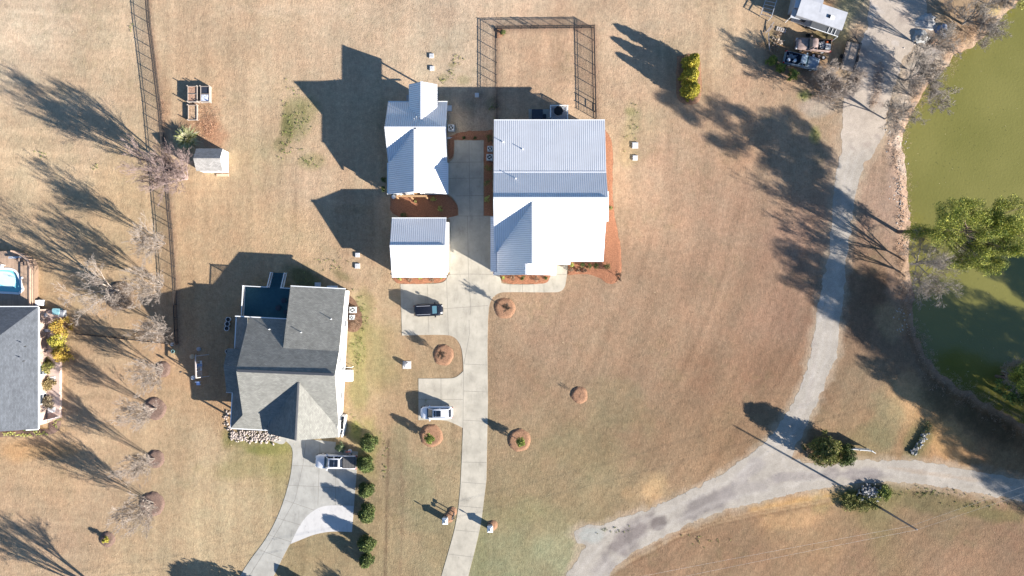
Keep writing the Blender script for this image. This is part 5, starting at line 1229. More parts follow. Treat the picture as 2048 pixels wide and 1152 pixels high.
v, T = vehicle('parked_suv', 'white suv with panoramic sunroof parked on the small concrete pad', 'suv', 874, 823.5, 180.5, 4.62, 1.86, 1.02, 1.66, suv_st(4.62,1.86,1.0,1.02,.82), (1.20,.42,-1.75,-2.14,.66), WHT, sunroof=[(.30,.02,.42),(-.06,-.72,.42)])
h = .99
st = [(-2.92,h*.93,.95),(-2.86,h*.97,1.12),(-2.0,h*.97,1.16),(-1.0,h*.97,1.16),(0,h,1.16),(1.0,h,1.16),(1.15,h,1.16),(1.30,h,1.14),(2.2,h*.98,1.08),(2.62,h*.90,.98),(2.84,h*.74,.84),(2.92,h*.55,.66)]
TON = mat('tonneau_vinyl', (.11,.105,.10), .7, .12, 4)
PK, T = vehicle('pickup_truck', 'silver white pickup with dark folding bed cover on the neighbour driveway', 'pickup', 674.5, 920.5, 178.5, 5.84, 1.98, 1.16, 1.82, st, (1.42,.85,-.78,-1.0,.70), SIL, sunroof=[(.62,.02,.50),(-.03,-.55,.50)], windscreen=CGB, wheels=(1.95,-1.85), bed=(-2.80,-1.1,.78), plastic=TUB)
for k in range(4):
    mb = MB(); mb.T = T; x0 = -2.80+k*.425; mb.box(x0+.012, x0+.413, -.79, .79, 1.165, 1.225); mb.build('bed_cover_panel', TON, PK)
# old pickups in the junk yard
RUST = mat('faded_rust_paint', (.30,.22,.19), .7, .45, 2.2, detail=6); BLUEP = mat('dull_blue_paint', (.17,.22,.27), .6, .4, 2.0, detail=6)
st2 = [(-2.5,.86,.85),(-2.42,.90,1.0),(-1.5,.90,1.02),(-.3,.90,1.02),(.5,.90,1.02),(.66,.90,1.0),(1.7,.89,.98),(2.2,.84,.92),(2.42,.76,.80),(2.5,.70,.60)]
OP, T1 = vehicle('old_pickup', 'rusty old pickup with scrap in its bed beside the camper trailer', 'pickup', 1622, 93, 176, 5.0, 1.8, 1.02, 1.60, st2, (.72,.38,-.35,-.5,.66), RUST, bed=(-2.36,-.60,.74), plastic=PIPED, wheels=(1.6,-1.5), windscreen=CGB)
OB, T2 = vehicle('old_pickup', 'dull blue old pickup with two drums in its bed above the green bushes', 'pickup', 1599, 125, -13, 5.0, 1.8, 1.02, 1.60, st2, (.72,.38,-.35,-.5,.66), BLUEP, bed=(-2.36,-.60,.74), plastic=mat('dark_blue_bed', (.02,.035,.07), .7, .2, 4), wheels=(1.6,-1.5), windscreen=CGB)
def junk(name, label, cat, T, fn, m):
    o = T @ Vector((0,0,0)); r_ = None; mb = MB(); mb.T = T; fn(mb); c = [sum(p[k] for p in mb.v)/len(mb.v) for k in range(3)]; z = min(p[2] for p in mb.v)
    return mb.build(name, m, None, label=label, category=cat, at=(c[0], c[1], z))
BLUE = mat('blue_plastic', (.10,.20,.42), .5, .1, 4); ORG = mat('orange_plastic', (.55,.14,.05), .5, .1, 4); GREYM = mat('scrap_grey', (.30,.31,.33), .6, .3, 6); WPL = mat('white_plastic', (.65,.66,.67), .5, .08, 4)
for dx, dy, lab in ((-1.9,-.35,'pale round drum at the tail of the blue pickup bed'),(-1.0,-.30,'pale round drum at the front of the blue pickup bed')):
    junk('drum', lab, 'drum', T2, lambda mb: mb.lathe((dx,dy,.57), [(.20,0),(.22,.1),(.22,.5),(.19,.55),(.10,.56)], 14), WPL)
junk('scrap_heap', 'tangled blue and grey scrap in the blue pickup bed', 'scrap', T2, lambda mb: [mb.bar((rnd.uniform(-2.2,-.8),rnd.uniform(-.1,.6),.6),(rnd.uniform(-2.2,-.8),rnd.uniform(-.1,.6),.95),.06) for _ in range(22)], GREYM)
junk('wire_cage', 'white wire cage at the tail of the rusty pickup bed', 'cage', T1, lambda mb: [mb.bar((-2.3+.11*i,-.1,1.1),(-2.2+.11*i,.55,1.1),.03) for i in range(6)]+[mb.box(-2.3,-1.6,-.12,-.08,.6,1.12), mb.box(-2.3,-1.6,.55,.59,.6,1.12), mb.box(-2.3,-2.26,-.1,.55,.6,1.12)], WPL)
junk('scrap_heap', 'dark scrap metal heap in the rusty pickup bed', 'scrap', T1, lambda mb: [mb.bar((rnd.uniform(-1.6,-.7),rnd.uniform(-.6,.6),.6),(rnd.uniform(-1.7,-.7),rnd.uniform(-.6,.6),.98),.07) for _ in range(26)], GREYM)
junk('fuel_can', 'orange can in the rusty pickup bed', 'can', T1, lambda mb: mb.box(-2.0,-1.7,-.55,-.3,.57,.95).box(-1.9,-1.8,-.46,-.38,.95,1.02), ORG)
def tyre(px, py, z, label, hub=None, r=.34):
    c = g(px, py); mb = MB(); mb.lathe((c[0],c[1],z), [(r*.58,.0),(r*.95,.0),(r,.06),(r,.16),(r*.95,.22),(r*.58,.22),(r*.55,.11)], 20)
    root = mb.build('tyre', RUB, None, label=label, category='tyre', at=(c[0],c[1],z))
    if hub: m2 = MB(); m2.tube((c[0],c[1],z+.04),(c[0],c[1],z+.2),r*.54,n=14); m2.build('hub', hub, root)
tyre(1626,112,0,'old wheel with pale hub, left of three lying below the rusty pickup',WPL); tyre(1637,114,0,'old wheel with rusty hub, middle of three lying below the rusty pickup',RUST); tyre(1646,116,0,'old wheel with grey hub, right of three lying below the rusty pickup',GREYM); tyre(1616,71,0,'old tyre lying against the camper trailer wall')

# camper trailer with flat white roof
CT = thing('camper_trailer', 'long camper trailer with flat dirty white roof and a roof hatch', 'trailer', g(1622,34))
CW = mat('camper_roof', (.46,.46,.47), .6, .14, 1.2, detail=6); CS = mat('camper_side', (.33,.33,.34), .6, .1, 2)
Tm = Matrix.Translation(Vector(g(1627,44))) @ Matrix.Rotation(R(-18.5), 4, 'Z')
def tb(m): m.T = Tm; return m
mb = tb(MB()); mb.box(-3.3,3.2,-1.2,1.25,.55,2.75); mb.build('shell', CS, CT)
mb = tb(MB()); mb.slab([(-3.4,-1.28,2.84),(3.28,-1.28,2.84),(3.28,1.33,2.84),(-3.4,1.33,2.84)], .10); mb.build('roof', CW, CT)
mb = tb(MB()); mb.box(1.15,1.7,-.28,.22,2.84,2.93); h_ = mb.build('roof_hatch', TRIM, CT)
mb = tb(MB()); mb.box(.82,1.15,-.25,.20,2.84,2.94); mb.build('hatch_glass', CGL, h_)
for x in (-2.4,-.6,1.0,2.3):
    mb = tb(MB()); mb.box(x,x+.75,-1.235,-1.2,1.4,2.1); f_ = mb.build('window', GLASS, CT)
for x in (-.5,.35):
    mb = tb(MB()); mb.tube((x,-1.22,.34),(x,-1.0,.34),.34,n=16); mb.build('wheel', RUB, CT)
mb = tb(MB()); mb.bar((3.2,.5,.5),(4.2,0,.45),.08); mb.bar((3.2,-.5,.5),(4.2,0,.45),.08); mb.build('hitch', FM, CT)
AW = mat('awning_cloth', (.07,.075,.08), .8, .15, 3)
mb = tb(MB()); mb.slab([(-.9,-1.25,2.55),(3.2,-1.25,2.55),(3.2,-2.0,2.25),(-.9,-2.0,2.25)], .04); mb.build('awning', AW, CT)
mb = tb(MB())
for x in (1.6,2.1,2.6): mb.bar((x,-1.3,2.6),(x,-2.0,2.3),.05)
mb.bar((-.9,-2.0,2.27),(3.2,-2.0,2.27),.07); mb.bar((3.2,-2,2.25),(3.2,-2,.0),.06); mb.build('awning_frame', TRIM, CT)
LN = thing('lean_to_shed', 'white roofed shed joined to the camper trailer at the top edge', 'shed', g(1598,16))
Tm = Matrix.Translation(Vector(g(1607,8))) @ Matrix.Rotation(R(-13), 4, 'Z')
mb = tb(MB()); mb.box(-1.9,1.5,-2.0,4.0,0,2.5); mb.build('wall', CS, LN)
mb = tb(MB()); mb.slab([(-2.0,-2.05,2.60),(1.7,-2.05,2.86),(1.7,4.2,2.86),(-2.0,4.2,2.60)], .08); mb.build('roof', CW, LN)
mb = tb(MB()); mb.slab([(-2.0,-2.1,2.3),(.9,-2.1,2.3),(.9,-3.2,1.9),(-2.0,-3.2,1.9)], .05); mb.build('porch_sheet', mat('pale_sheet',(.42,.43,.45),.5,.1,3), LN)
for x in (-1.95,.85):
    mb = tb(MB()); mb.bar((x,-3.15,0),(x,-3.15,1.9),.08); mb.build('post', TRIM, LN)
# scaffold-like frame left of it
SF = thing('metal_frame', 'grey metal ladder like frame leaning in the shade left of the white shed', 'frame', g(1538,14))
mb = MB(); a0, a1 = Vector(g(1535,-12,.4)), Vector(g(1522,28,.6)); b0, b1 = Vector(g(1556,-8,1.2)), Vector(g(1543,34,1.4))
mb.bar(a0,a1,.07); mb.bar(b0,b1,.07)
for k in range(7): mb.bar(a0.lerp(a1,k/6), b0.lerp(b1,k/6), .05)
for p in (a0,a1,b0,b1): mb.bar((p.x,p.y,0), p, .06)
mb.build('frame', mat('galvanised', (.42,.44,.47), .5, .1, 5), SF)
for k, (a, b_, lab) in enumerate((((1548,44),(1531,66),'grey board leaning by the metal frame'),((1546,52),(1536,64),'short grey board crossing another by the shed'),((1537,66),(1539,100),'long grey pole lying along the fence shade'))):
    mb = MB(); mb.bar(g(*a,.4), g(*b_,.1), .14, .04); mb.build('board', mat('weathered_wood', (.30,.26,.24), .9, .2, 5), None, label=lab, category='board', at=g(*a))
WL = thing('picket_pallet', 'pale timber pallet standing below the white sheet of the shed', 'pallet', g(1562,55))
mb = MB()
for k in range(5): mb.bar(g(1556+k*4.0,53+k*1.2,.1), g(1553+k*4.0,61+k*1.2,.1), .16, .04)
mb.bar(g(1555,54,.06), g(1572,59,.06), .08); mb.bar(g(1553,60,.06), g(1570,65,.06), .08); mb.build('slat', mat('pale_timber', (.50,.45,.40), .85, .15, 5), WL)
# scrap pile between
SP = thing('scrap_pile', 'low pile of mixed boards, pots and rubble left of the rusty pickup', 'scrap pile', g(1556,84))
mb = MB()
for k in range(34):
    c = g(1556+rnd.gauss(0,7), 84+rnd.gauss(0,6)); a = rnd.uniform(0, 3.1); s_ = rnd.uniform(.1,.35)
    mb.bar((c[0],c[1],rnd.uniform(.04,.2)), (c[0]+math.cos(a)*s_,c[1]+math.sin(a)*s_,rnd.uniform(.04,.3)), rnd.uniform(.05,.2), .06)
mb.build('pieces', mat('mixed_scrap', (.38,.31,.24), .9, .5, 3), SP)
# utility trailer
UT = thing('utility_trailer', 'flat timber utility trailer with dark angle iron side rails beside the gravel lane', 'trailer', g(1697,116))
Tm = Matrix.Translation(Vector(g(1696,116))) @ Matrix.Rotation(R(-104), 4, 'Z')
mb = tb(MB()); mb.slab([(-2.05,-.95,.55),(2.0,-.95,.55),(2.0,.95,.55),(-2.05,.95,.55)], .08); mb.build('floor', mat('weathered_deck', (.36,.29,.23), .9, .2, 4, kind='plank'), UT)
for s_ in (1, -1):
    mb = tb(MB()); y = .95*s_
    mb.bar((-2.05,y,1.0),(2.05,y,1.0),.06); mb.bar((-2.05,y,.6),(2.05,y,.6),.06)
    for k in range(6): x = -2.05+k*.82; mb.bar((x,y,.5),(x,y,1.0),.05)
    mb.build('side_rail', FM, UT)
mb = tb(MB()); mb.bar((-2.05,-.95,1.0),(-2.05,.95,1.0),.06); mb.bar((-2.05,0,.5),(-2.05,0,1.0),.05); mb.bar((-2.05,-.95,.5),(-3.0,0,.45),.08); mb.bar((-2.05,.95,.5),(-3.0,0,.45),.08); mb.build('tongue', FM, UT)
for s_ in (-1,1):
    mb = tb(MB()); mb.tube((.1,s_*1.0,.3),(.1,s_*1.2,.3),.3,n=16); mb.build('tyre', RUB, UT)
mb = tb(MB()); mb.box(-.3,.5,.98,1.24,.62,.68); mb.build('mudguard', FM, UT)
# tarp heap, rubbish by the pond
def heap(name, label, cat, px, py, rx, ry, hgt, m, seed=1, n_=26, sub=10):
    rg = np.random.default_rng(seed); c = g(px, py); t = np.linspace(0, 2*math.pi, n_, endpoint=False); V = []; 
    for k in range(sub+1):
        f = k/sub
        r = (1-f)*(1+.15*np.sin(3*t+seed)+.08*rg.normal(size=n_)); z = hgt*(1-(1-f)**1.6)*(.7+.3*np.sin(t*2+seed)*(1-f))+.05*rg.normal(size=n_)*(k > 0)
        V.append(np.stack([c[0]+rx*r*np.cos(t), c[1]+ry*r*np.sin(t), np.maximum(z, .0)], -1))
    V = np.concatenate(V); F = [(k*n_+i, k*n_+(i+1)%n_, (k+1)*n_+(i+1)%n_, (k+1)*n_+i) for k in range(sub) for i in range(n_)]
    return np_mesh(name, V, F, m, at=c, label=label, category=cat)
heap('tarp_heap', 'pale grey tarp covered heap right of the upper gravel lane', 'tarp', 1842, 74, 1.3, 1.0, .8, mat('grey_tarp', (.34,.34,.33), .5, .15, 2), 3)
heap('tarp_heap', 'large flat whitish sheeting left of the blue rubbish', 'tarp', 1852, 44, 1.6, 1.2, .35, mat('pale_tarp', (.44,.42,.39), .6, .15, 2), 4)
heap('rubbish_heap', 'blue and white rubbish heap near the pond corner', 'rubbish', 1884, 62, .85, 1.0, .8, mat('blue_tarp', (.22,.25,.33), .5, .5, 2.5), 5)
heap('rubbish_heap', 'brown dirt and scrap heap below the grey tarp', 'rubbish', 1862, 84, 1.0, .7, .5, mat('dirt_heap', (.20,.13,.09), .95, .5, 5, .05), 6)
# stones
STONE = mat('grey_stone', (.25,.245,.24), .9, .35, 3); STONE_W = mat('pale_stone', (.40,.36,.32), .9, .25, 3)
def stones(pts, smin, smax, seed):
    bm_ = bmesh.new(); rr_ = random.Random(seed)
    for p in pts:
        s_ = rr_.uniform(smin, smax); M_ = Matrix.Translation(Vector(p)+Vector((0,0,s_*.35))) @ Matrix.Rotation(rr_.uniform(0,6), 4, 'Z') @ Matrix.Diagonal((s_*rr_.uniform(.7,1.3), s_*rr_.uniform(.6,1), s_*rr_.uniform(.45,.8), 1))
        r_ = bmesh.ops.create_icosphere(bm_, subdivisions=1, radius=.6, matrix=M_)
        for v_ in r_['verts']: v_.co += Vector((rr_.uniform(-1,1), rr_.uniform(-1,1), rr_.uniform(-1,1)))*s_*.10
    return bm_
def stone_obj(name, pts, smin, smax, m, seed, at, **kw):
    bm_ = stones(pts, smin, smax, seed); me = bpy.data.meshes.new(name)
    bmesh.ops.translate(bm_, vec=-Vector(at), verts=bm_.verts); bm_.to_mesh(me); bm_.free(); me.materials.append(m)
    o = bpy.data.objects.new(name, me); COL.objects.link(o); o.location = at; return props(o, **kw)
rr = random.Random(9)
stone_obj('rubble_pile', [g(1738+rr.gauss(0,10), 984+rr.gauss(0,7))[:2]+(rr.uniform(0,.5),) for _ in range(190)], .16, .48, STONE, 1, g(1736,984), label='pile of grey broken stones beside the lane under the pole shadow', category='stone pile')
stone_obj('rubble_pile', [g(1838+t*13+rr.gauss(0,3), 884-t*20+rr.gauss(0,3))[:2]+(rr.uniform(0,.2),) for t in np.linspace(-1,1,90)], .15, .42, STONE, 2, g(1838,886), label='slanting line of grey stones in the weeds above the right lane', category='stone pile')
stone_obj('bank_rubble', [g(a+rr.gauss(0,7), b_+rr.gauss(0,16))[:2]+(-.12,) for a, b_, n_ in ((1776,272,30),(1796,372,30),(1797,390,26),(1800,410,22),(1803,345,16),(1806,300,14),(1795,620,14),(1800,640,16),(1810,652,10),(1800,440,20),(1808,470,14),(1822,92,8)) for _ in range(n_)], .08, .26, STONE_W, 3, g(1800,380), kind='stuff')
BEDW = g(500,872)
stone_obj('stone_edging', [g(a+rr.gauss(0,2.5), b_+rr.gauss(0,3))[:2]+(.02,) for a, b_ in [(452,836),(453,846),(458,856),(464,866),(472,873),(480,877),(490,880),(500,882),(512,882),(524,882),(536,881),(548,880),(556,877),(455,828)]*9], .14, .32, mat('pink_stone', (.44,.37,.32), .9, .25, 3), 4, g(500,878), kind='stuff')
stone_obj('stone_bed', [g(rr.uniform(460,556), rr.uniform(862,880))[:2]+(.02,) for _ in range(260)], .12, .30, mat('pink_stone2', (.38,.32,.28), .9, .35, 3), 5, g(505,870), kind='stuff')

# ---------------------------------------------------------------- yard things
ACM = mat('ac_casing', (.55,.56,.55), .5, .08, 5)
def ac(px, py, label, s_=.84, ang=0):
    c = g(px, py, .8); root = thing('air_conditioner', label, 'air conditioner', (c[0],c[1],0)); x, y = c[0], c[1]; h_ = s_/2
    mb = MB(); mb.box(x-h_-.06,x+h_+.06,y-h_-.06,y+h_+.06,0,.08); mb.build('pad', CO3, root)
    mb = MB()
    mb.box(x-h_,x+h_,y-h_,y+h_,.08,.74); mb.build('casing', ACM, root)
    mb = MB(); mb.box(x-h_,x+h_,y-h_,y+h_,.74,.78); mb.tube((x,y,.76),(x,y,.80),h_*.98,n=20); mb.build('top_cover', ACM, root)
    mb = MB(); mb.tube((x,y,.78),(x,y,.806),h_*.80,n=20); f_ = mb.build('fan_grille', PIPED, root)
    mb = MB(); mb.tube((x,y,.79),(x,y,.84),h_*.24,n=10)
    for k in range(4): a = k*math.pi/2+.6; mb.bar((x,y,.82),(x+math.cos(a)*h_*.8,y+math.sin(a)*h_*.8,.82),.06,.02)
    mb.build('fan_blade', ACM, f_)
ac(902,255,'air conditioner beside the east wall of the guest house'); ac(980,297,'upper air conditioner by the farmhouse west wall',.74); ac(979,314,'lower air conditioner by the farmhouse west wall',.86)
ac(705,620,'larger upper air conditioner in the shade of the white east wall',.86); ac(703,635,'smaller lower air conditioner in the shade of the white east wall',.66)
LIDM = mat('pale_concrete_lid', (.52,.52,.52), .8, .1, 5)
for px, py, s_, lab in ((863,112,9,'square concrete tank lid, upper one on the back lawn'),(864,137,9,'square concrete tank lid, lower one on the back lawn'),(715,510,9,'small square lid in the grass above another left of the garage'),(715,532,10,'square lid in the grass at the point of the garage shadow'),
        (1270,291,12,'square concrete riser lid, upper one east of the farmhouse'),(1270,316,10,'square concrete riser lid, lower one east of the farmhouse'),(898,217,11,'pale door slab beside the guest house'),(636,571,12,'square lid in the shade behind the grey roofed house'),(954,191,8,'small pale utility box in the shade between the houses')):
    c = g(px, py); h_ = s_/2/PXM; hh = .35 if s_ == 8 else .16
    mb = MB(); mb.box(c[0]-h_,c[0]+h_,c[1]-h_,c[1]+h_,0,hh); mb.box(c[0]-h_*.85,c[0]+h_*.85,c[1]-h_*.85,c[1]+h_*.85,hh,hh+.03); mb.tube((c[0],c[1],hh+.03),(c[0],c[1],hh+.06),.04,n=6)
    mb.build('tank_lid', LIDM, None, label=lab, category='lid', at=c)
# well cover with cylinder on pad
WC = thing('well_cover', 'grey well cover on a square pale pad inside the drive loop', 'well cover', g(814,730))
c = g(814,730); mb = MB(); mb.box(c[0]-.6,c[0]+.6,c[1]-.55,c[1]+.55,0,.06); mb.build('pad', CO2, WC)
mb = MB(); mb.lathe((c[0]-.05,c[1]+.05,.06), [(.38,0),(.36,.35),(.28,.6),(.14,.72)], 14); mb.build('cover', LIDM, WC)
# white bin corral at the neighbour house
BC = thing('bin_corral', 'white vinyl screen round the bins at the garage corner of the grey roofed house', 'fence', g(689,850))
mb = MB(); a, b_, c_, d_ = g(690,833), g(695,838), g(695,862), g(688,874)
for p, q_ in ((g(683,827),g(694,829)),(g(694,829),g(692,855)),(g(692,855),g(688,870)),(g(678,855),g(692,855))):
    mb.bar((p[0],p[1],.75),(q_[0],q_[1],.75),.05,1.5)
mb.build('panel', TRIM, BC)
def wbin(px, py, label, m):
    c = g(px, py, .9); root = thing('wheelie_bin', label, 'bin', (c[0],c[1],0)); x, y = c[0], c[1]
    mb = MB(); mb.add([(x-.24,y-.24,.05),(x+.24,y-.24,.05),(x+.24,y+.24,.05),(x-.24,y+.24,.05),(x-.31,y-.31,.95),(x+.31,y-.31,.95),(x+.31,y+.31,.95),(x-.31,y+.31,.95)], [(0,3,2,1),(0,1,5,4),(1,2,6,5),(2,3,7,6),(3,0,4,7),(4,5,6,7)]); mb.build('bin_body', m, root)
    mb = rbox(x-.34,x+.34,y-.34,y+.34,.95,1.05,.08); mb.build('lid', m, root)
    mb = MB(); mb.tube((x-.25,y-.28,.12),(x-.12,y-.28,.12),.11,n=10); mb.tube((x+.12,y-.28,.12),(x+.25,y-.28,.12),.11,n=10); mb.build('wheels', RUB, root)
DB = mat('dark_bin', (.045,.048,.055), .6, .1, 4)
wbin(684.5,836,'dark wheeled bin at the back of the white bin corral',DB); wbin(684.5,848,'dark wheeled bin with a pale sticker at the front of the white bin corral',DB)
mb = MB(); c = g(684,864); 
for k in range(14): mb.bar((c[0]+rnd.uniform(-.4,.4),c[1]+rnd.uniform(-.5,.5),.1),(c[0]+rnd.uniform(-.5,.5),c[1]+rnd.uniform(-.6,.6),.6),.08,.04)
mb.build('white_clutter', WPL, None, label='white odds and ends heaped beside the bin corral', category='clutter', at=c)
# red toy goal
TG = thing('ball_hoop', 'small orange red hoop on a white base beside the parked pickup', 'hoop', g(700,902)); c = g(700,902)
mb = MB(); mb.lathe((c[0],c[1],.03), [(.3,0),(.3,.12),(.12,.2),(.04,.22)], 14); mb.build('base', WPL, TG)
mb = MB(); mb.tube((c[0],c[1]+.1,.2),(c[0],c[1]+.1,1.1),.03,n=8); mb.bar((c[0]-.35,c[1]+.15,1.15),(c[0]+.35,c[1]+.15,1.15),.04,.35); mb.build('backboard', ORG, TG)
# rain rings: white round planters west of neighbour house
def planter(px, py, label, r_=.36, m=WPL, hgt=.55):
    c = g(px, py, hgt); root = thing('planter', label, 'planter', (c[0],c[1],0))
    mb = MB(); mb.lathe((c[0],c[1],0), [(r_*.75,0),(r_,hgt),(r_*.84,hgt),(r_*.80,hgt-.1)], 18); mb.build('pot', m, root)
    mb = MB(); mb.tube((c[0],c[1],hgt-.14),(c[0],c[1],hgt-.09),r_*.8,n=16); mb.build('soil', PIPED, root)
planter(456,639,'white rimmed round planter, top of three at the west corner of the grey roofed house'); planter(454,648,'white rimmed round planter, middle of three at the west corner of the grey roofed house'); planter(453,657,'white rimmed round planter, bottom of three at the west corner of the grey roofed house'); planter(454,703,'white rimmed round planter alone by the west porch of the grey roofed house',.30)
mb = MB(); c = g(346,688); mb.lathe((c[0],c[1],0), [(.2,0),(.24,.35),(.20,.42),(.05,.46)], 14); mb.build('bucket', WPL, None, label='white bucket at the fence corner', category='bucket', at=c)
planter(345,703,'pale green pot standing in the lawn at the edge of the big shadow',.26,mat('mint_plastic',(.30,.52,.50),.5,.08,4),.3)
# swing / play set in the shade
PS = thing('swing_set', 'timber swing set with blue slide standing in the big house shadow', 'swing set', g(395,740))
WD = mat('play_timber', (.46,.40,.36), .85, .15, 5)
ta, tc = Vector(g(391,712,2.1)), Vector(g(392,756,2.1)); mb = MB(); mb.bar(ta, tc, .14)
for p, dx in ((ta,-.9),(ta,.9),(tc,-.9),(tc,.9)): mb.bar((p.x+dx,p.y,0), p, .11)
mb.build('frame', WD, PS)
for k in range(2):
    p = ta.lerp(tc, .35+.3*k); mb = MB(); mb.bar((p.x,p.y-.2,.5),(p.x,p.y-.2,2.1),.025); mb.bar((p.x,p.y+.2,.5),(p.x,p.y+.2,2.1),.025); mb.box(p.x-.12,p.x+.12,p.y-.25,p.y+.25,.47,.5); mb.build('swing', WPL, PS)
mb = MB(); s0, s1 = Vector(g(393,731,1.25)), Vector(g(404,730,.15)); mb.bar(s0, s1, .5, .05); mb.build('slide', mat('pale_blue_plastic',(.35,.47,.72),.4,.08,4), PS)
mb = MB(); n0 = Vector(g(397,733,1.2)); n1 = Vector(g(398,752,1.2))
for k in range(9): mb.bar(n0.lerp(n1,k/8)+Vector((-.45,0,0)), n0.lerp(n1,k/8)+Vector((.45,0,0)), .07)
mb.build('ladder_deck', WD, PS)
for px, py, r_, m_, lab in ((385,713,.34,mat('tan_pot',(.48,.38,.26),.8,.1,4),'round tan lid beside the top of the swing set'),(387,755,.30,WPL,'round white toy at the foot of the swing set'),(398,698,.30,GREYM,'dark round tub above the swing set')):
    c = g(px, py); mb = MB(); mb.lathe((c[0],c[1],0), [(r_,0),(r_,.2),(r_*.8,.3),(r_*.2,.34)], 14); mb.build('yard_toy', m_, None, label=lab, category='toy', at=c)
CH = thing('lawn_chair', 'small pale blue lawn chair below the swing set in the shade', 'chair', g(399,766)); c = g(399,766)
mb = MB(); mb.box(c[0]-.25,c[0]+.25,c[1]-.25,c[1]+.25,.38,.43); mb.build('seat', mat('pale_blue_plastic',(.35,.47,.72)), CH)
mb = MB(); mb.bar((c[0]-.25,c[1]+.25,.65),(c[0]+.25,c[1]+.25,.65),.04,.5); mb.build('backrest', mat('pale_blue_plastic',(.35,.47,.72)), CH)
for dx in (-.22,.22):
    for dy in (-.22,.22): mb = MB(); mb.bar((c[0]+dx,c[1]+dy,0),(c[0]+dx,c[1]+dy,.38),.04); mb.build('leg', WPL, CH)
PB = thing('bird_feeder', 'slim dark bird feeder on a pole left of the big house shadow', 'feeder', g(371,741)); c = g(371,741)
mb = MB(); mb.tube(c, (c[0],c[1],1.35), .03, n=6); mb.build('pole', FM, PB); mb = MB(); mb.lathe((c[0],c[1],1.3), [(.12,0),(.16,.25),(.02,.45)], 8); mb.build('feeder_box', FM, PB)
# raised garden beds
SL = mat('soil_dry', (.36,.22,.15), .95, .5, 5, .05); BW = mat('grey_bed_board', (.30,.255,.22), .85, .15, 5)
def gbed(px, py, wpx, hpx, hgt, label, fill, cross=True):
    c = g(px, py, hgt*.9); root = thing('garden_bed', label, 'garden bed', (c[0],c[1],0)); w_ = wpx/PXM/2; h_ = hpx/PXM/2; x, y = c[0], c[1]
    mb = MB(); t = .07
    mb.box(x-w_,x+w_,y-h_,y-h_+t,0,hgt); mb.box(x-w_,x+w_,y+h_-t,y+h_,0,hgt); mb.box(x-w_,x-w_+t,y-h_+t,y+h_-t,0,hgt); mb.box(x+w_-t,x+w_,y-h_+t,y+h_-t,0,hgt)
    if cross: mb.box(x-w_+t,x+w_-t,y-.03,y+.03,0,hgt-.01)
    for dx in (-w_,w_):
        for dy in (-h_,h_): mb.box(x+dx-.05,x+dx+.05,y+dy-.05,y+dy+.05,0,hgt+.25)
    mb.build('bed_frame', BW, root)
    mb = MB(); mb.box(x-w_+t,x+w_-t,y-h_+t,y+h_-t,0,hgt-.10); mb.build('soil', fill, root); return c
gbed(385,188,19,31,.75,'raised timber bed with brown soil, upper left of three on the lawn',SL)
c = gbed(410,188,18,31,.75,'raised timber bed with black and white sheets, upper right of three on the lawn',mat('black_sheet',(.03,.035,.05),.5,.2,5))
mb = MB(); mb.slab([(c[0]-.55,c[1]-1.0,.70),(c[0]+.55,c[1]-1.0,.69),(c[0]+.5,c[1]-.1,.72),(c[0]-.5,c[1]-.1,.69)], .02); mb.build('white_sheet', mat('crumpled_sheet',(.55,.57,.66),.6,.5,6), None, label='crumpled white sheet in the upper right raised bed', category='sheet', at=(c[0],c[1]-.5,.69))
gbed(385,225,18,30,.4,'lower timber bed with leaf litter below the two raised beds',mat('leafy_soil',(.40,.27,.17),.95,.5,4,.05),False)
# entrance pillars
PBR = mat('pillar_brick', (.42,.40,.38), .85, .15, 5, kind='brick')
def pillar(px, py, label):
    c = g(px, py); x, y = c[0], c[1]; root = thing('entrance_pillar', label, 'pillar', c)
    mb = MB(); mb.box(x-.31,x+.31,y-.36,y+.36,0,1.05); mb.build('column', PBR, root)
    mb = MB(); z = 1.05; w_, h_ = .40, .46
    mb.add([(x-w_,y-h_,z),(x+w_,y-h_,z),(x+w_,y+h_,z),(x-w_,y+h_,z),(x-w_,y-h_,z+.08),(x+w_,y-h_,z+.08),(x+w_,y+h_,z+.08),(x-w_,y+h_,z+.08),(x,y,z+.36)],
           [(0,3,2,1),(0,1,5,4),(1,2,6,5),(2,3,7,6),(3,0,4,7),(4,5,8),(5,6,8),(6,7,8),(7,4,8)]); mb.build('pyramid_cap', TRIM, root)
    mb = MB(); mb.lathe((x,y,z+.30), [(.08,0),(.05,.05),(.06,.18),(.10,.22),(.09,.42),(.02,.52)], 10); mb.build('lantern', PIPED, root)
pillar(891.5,1037,'pillar with white pyramid cap on the left of the drive entrance'); pillar(980.5,1053,'pillar with white pyramid cap on the right of the drive entrance')
MBX = mat('black_box_metal', (.03,.03,.032), .5, .1, 5)
for px, py, lab in ((909,1024,'black mailbox on a post, upper one in the small mulch ring'),(906,1031,'black mailbox on a post, lower one in the small mulch ring')):
    c = g(px, py); root = thing('mailbox', lab, 'mailbox', c); x, y = c[0], c[1]
    mb = MB(); mb.bar(c, (x,y,1.05), .10); mb.build('post', BARK_D, root)
    mb = MB(); P = [(.09*0-.10,0),(.10,0),(.10,.12),(.07,.19),(0,.22),(-.07,.19),(-.10,.12)]; vs = [(x+a, y-.24, 1.05+b_) for a, b_ in P]+[(x+a, y+.24, 1.05+b_) for a, b_ in P]; n_ = 7
    mb.add(vs, [tuple(range(n_)), tuple(range(2*n_-1,n_-1,-1))]+[(i,n_+i,n_+(i+1)%n_,(i+1)%n_) for i in range(n_)]); mb.build('box', MBX, root)
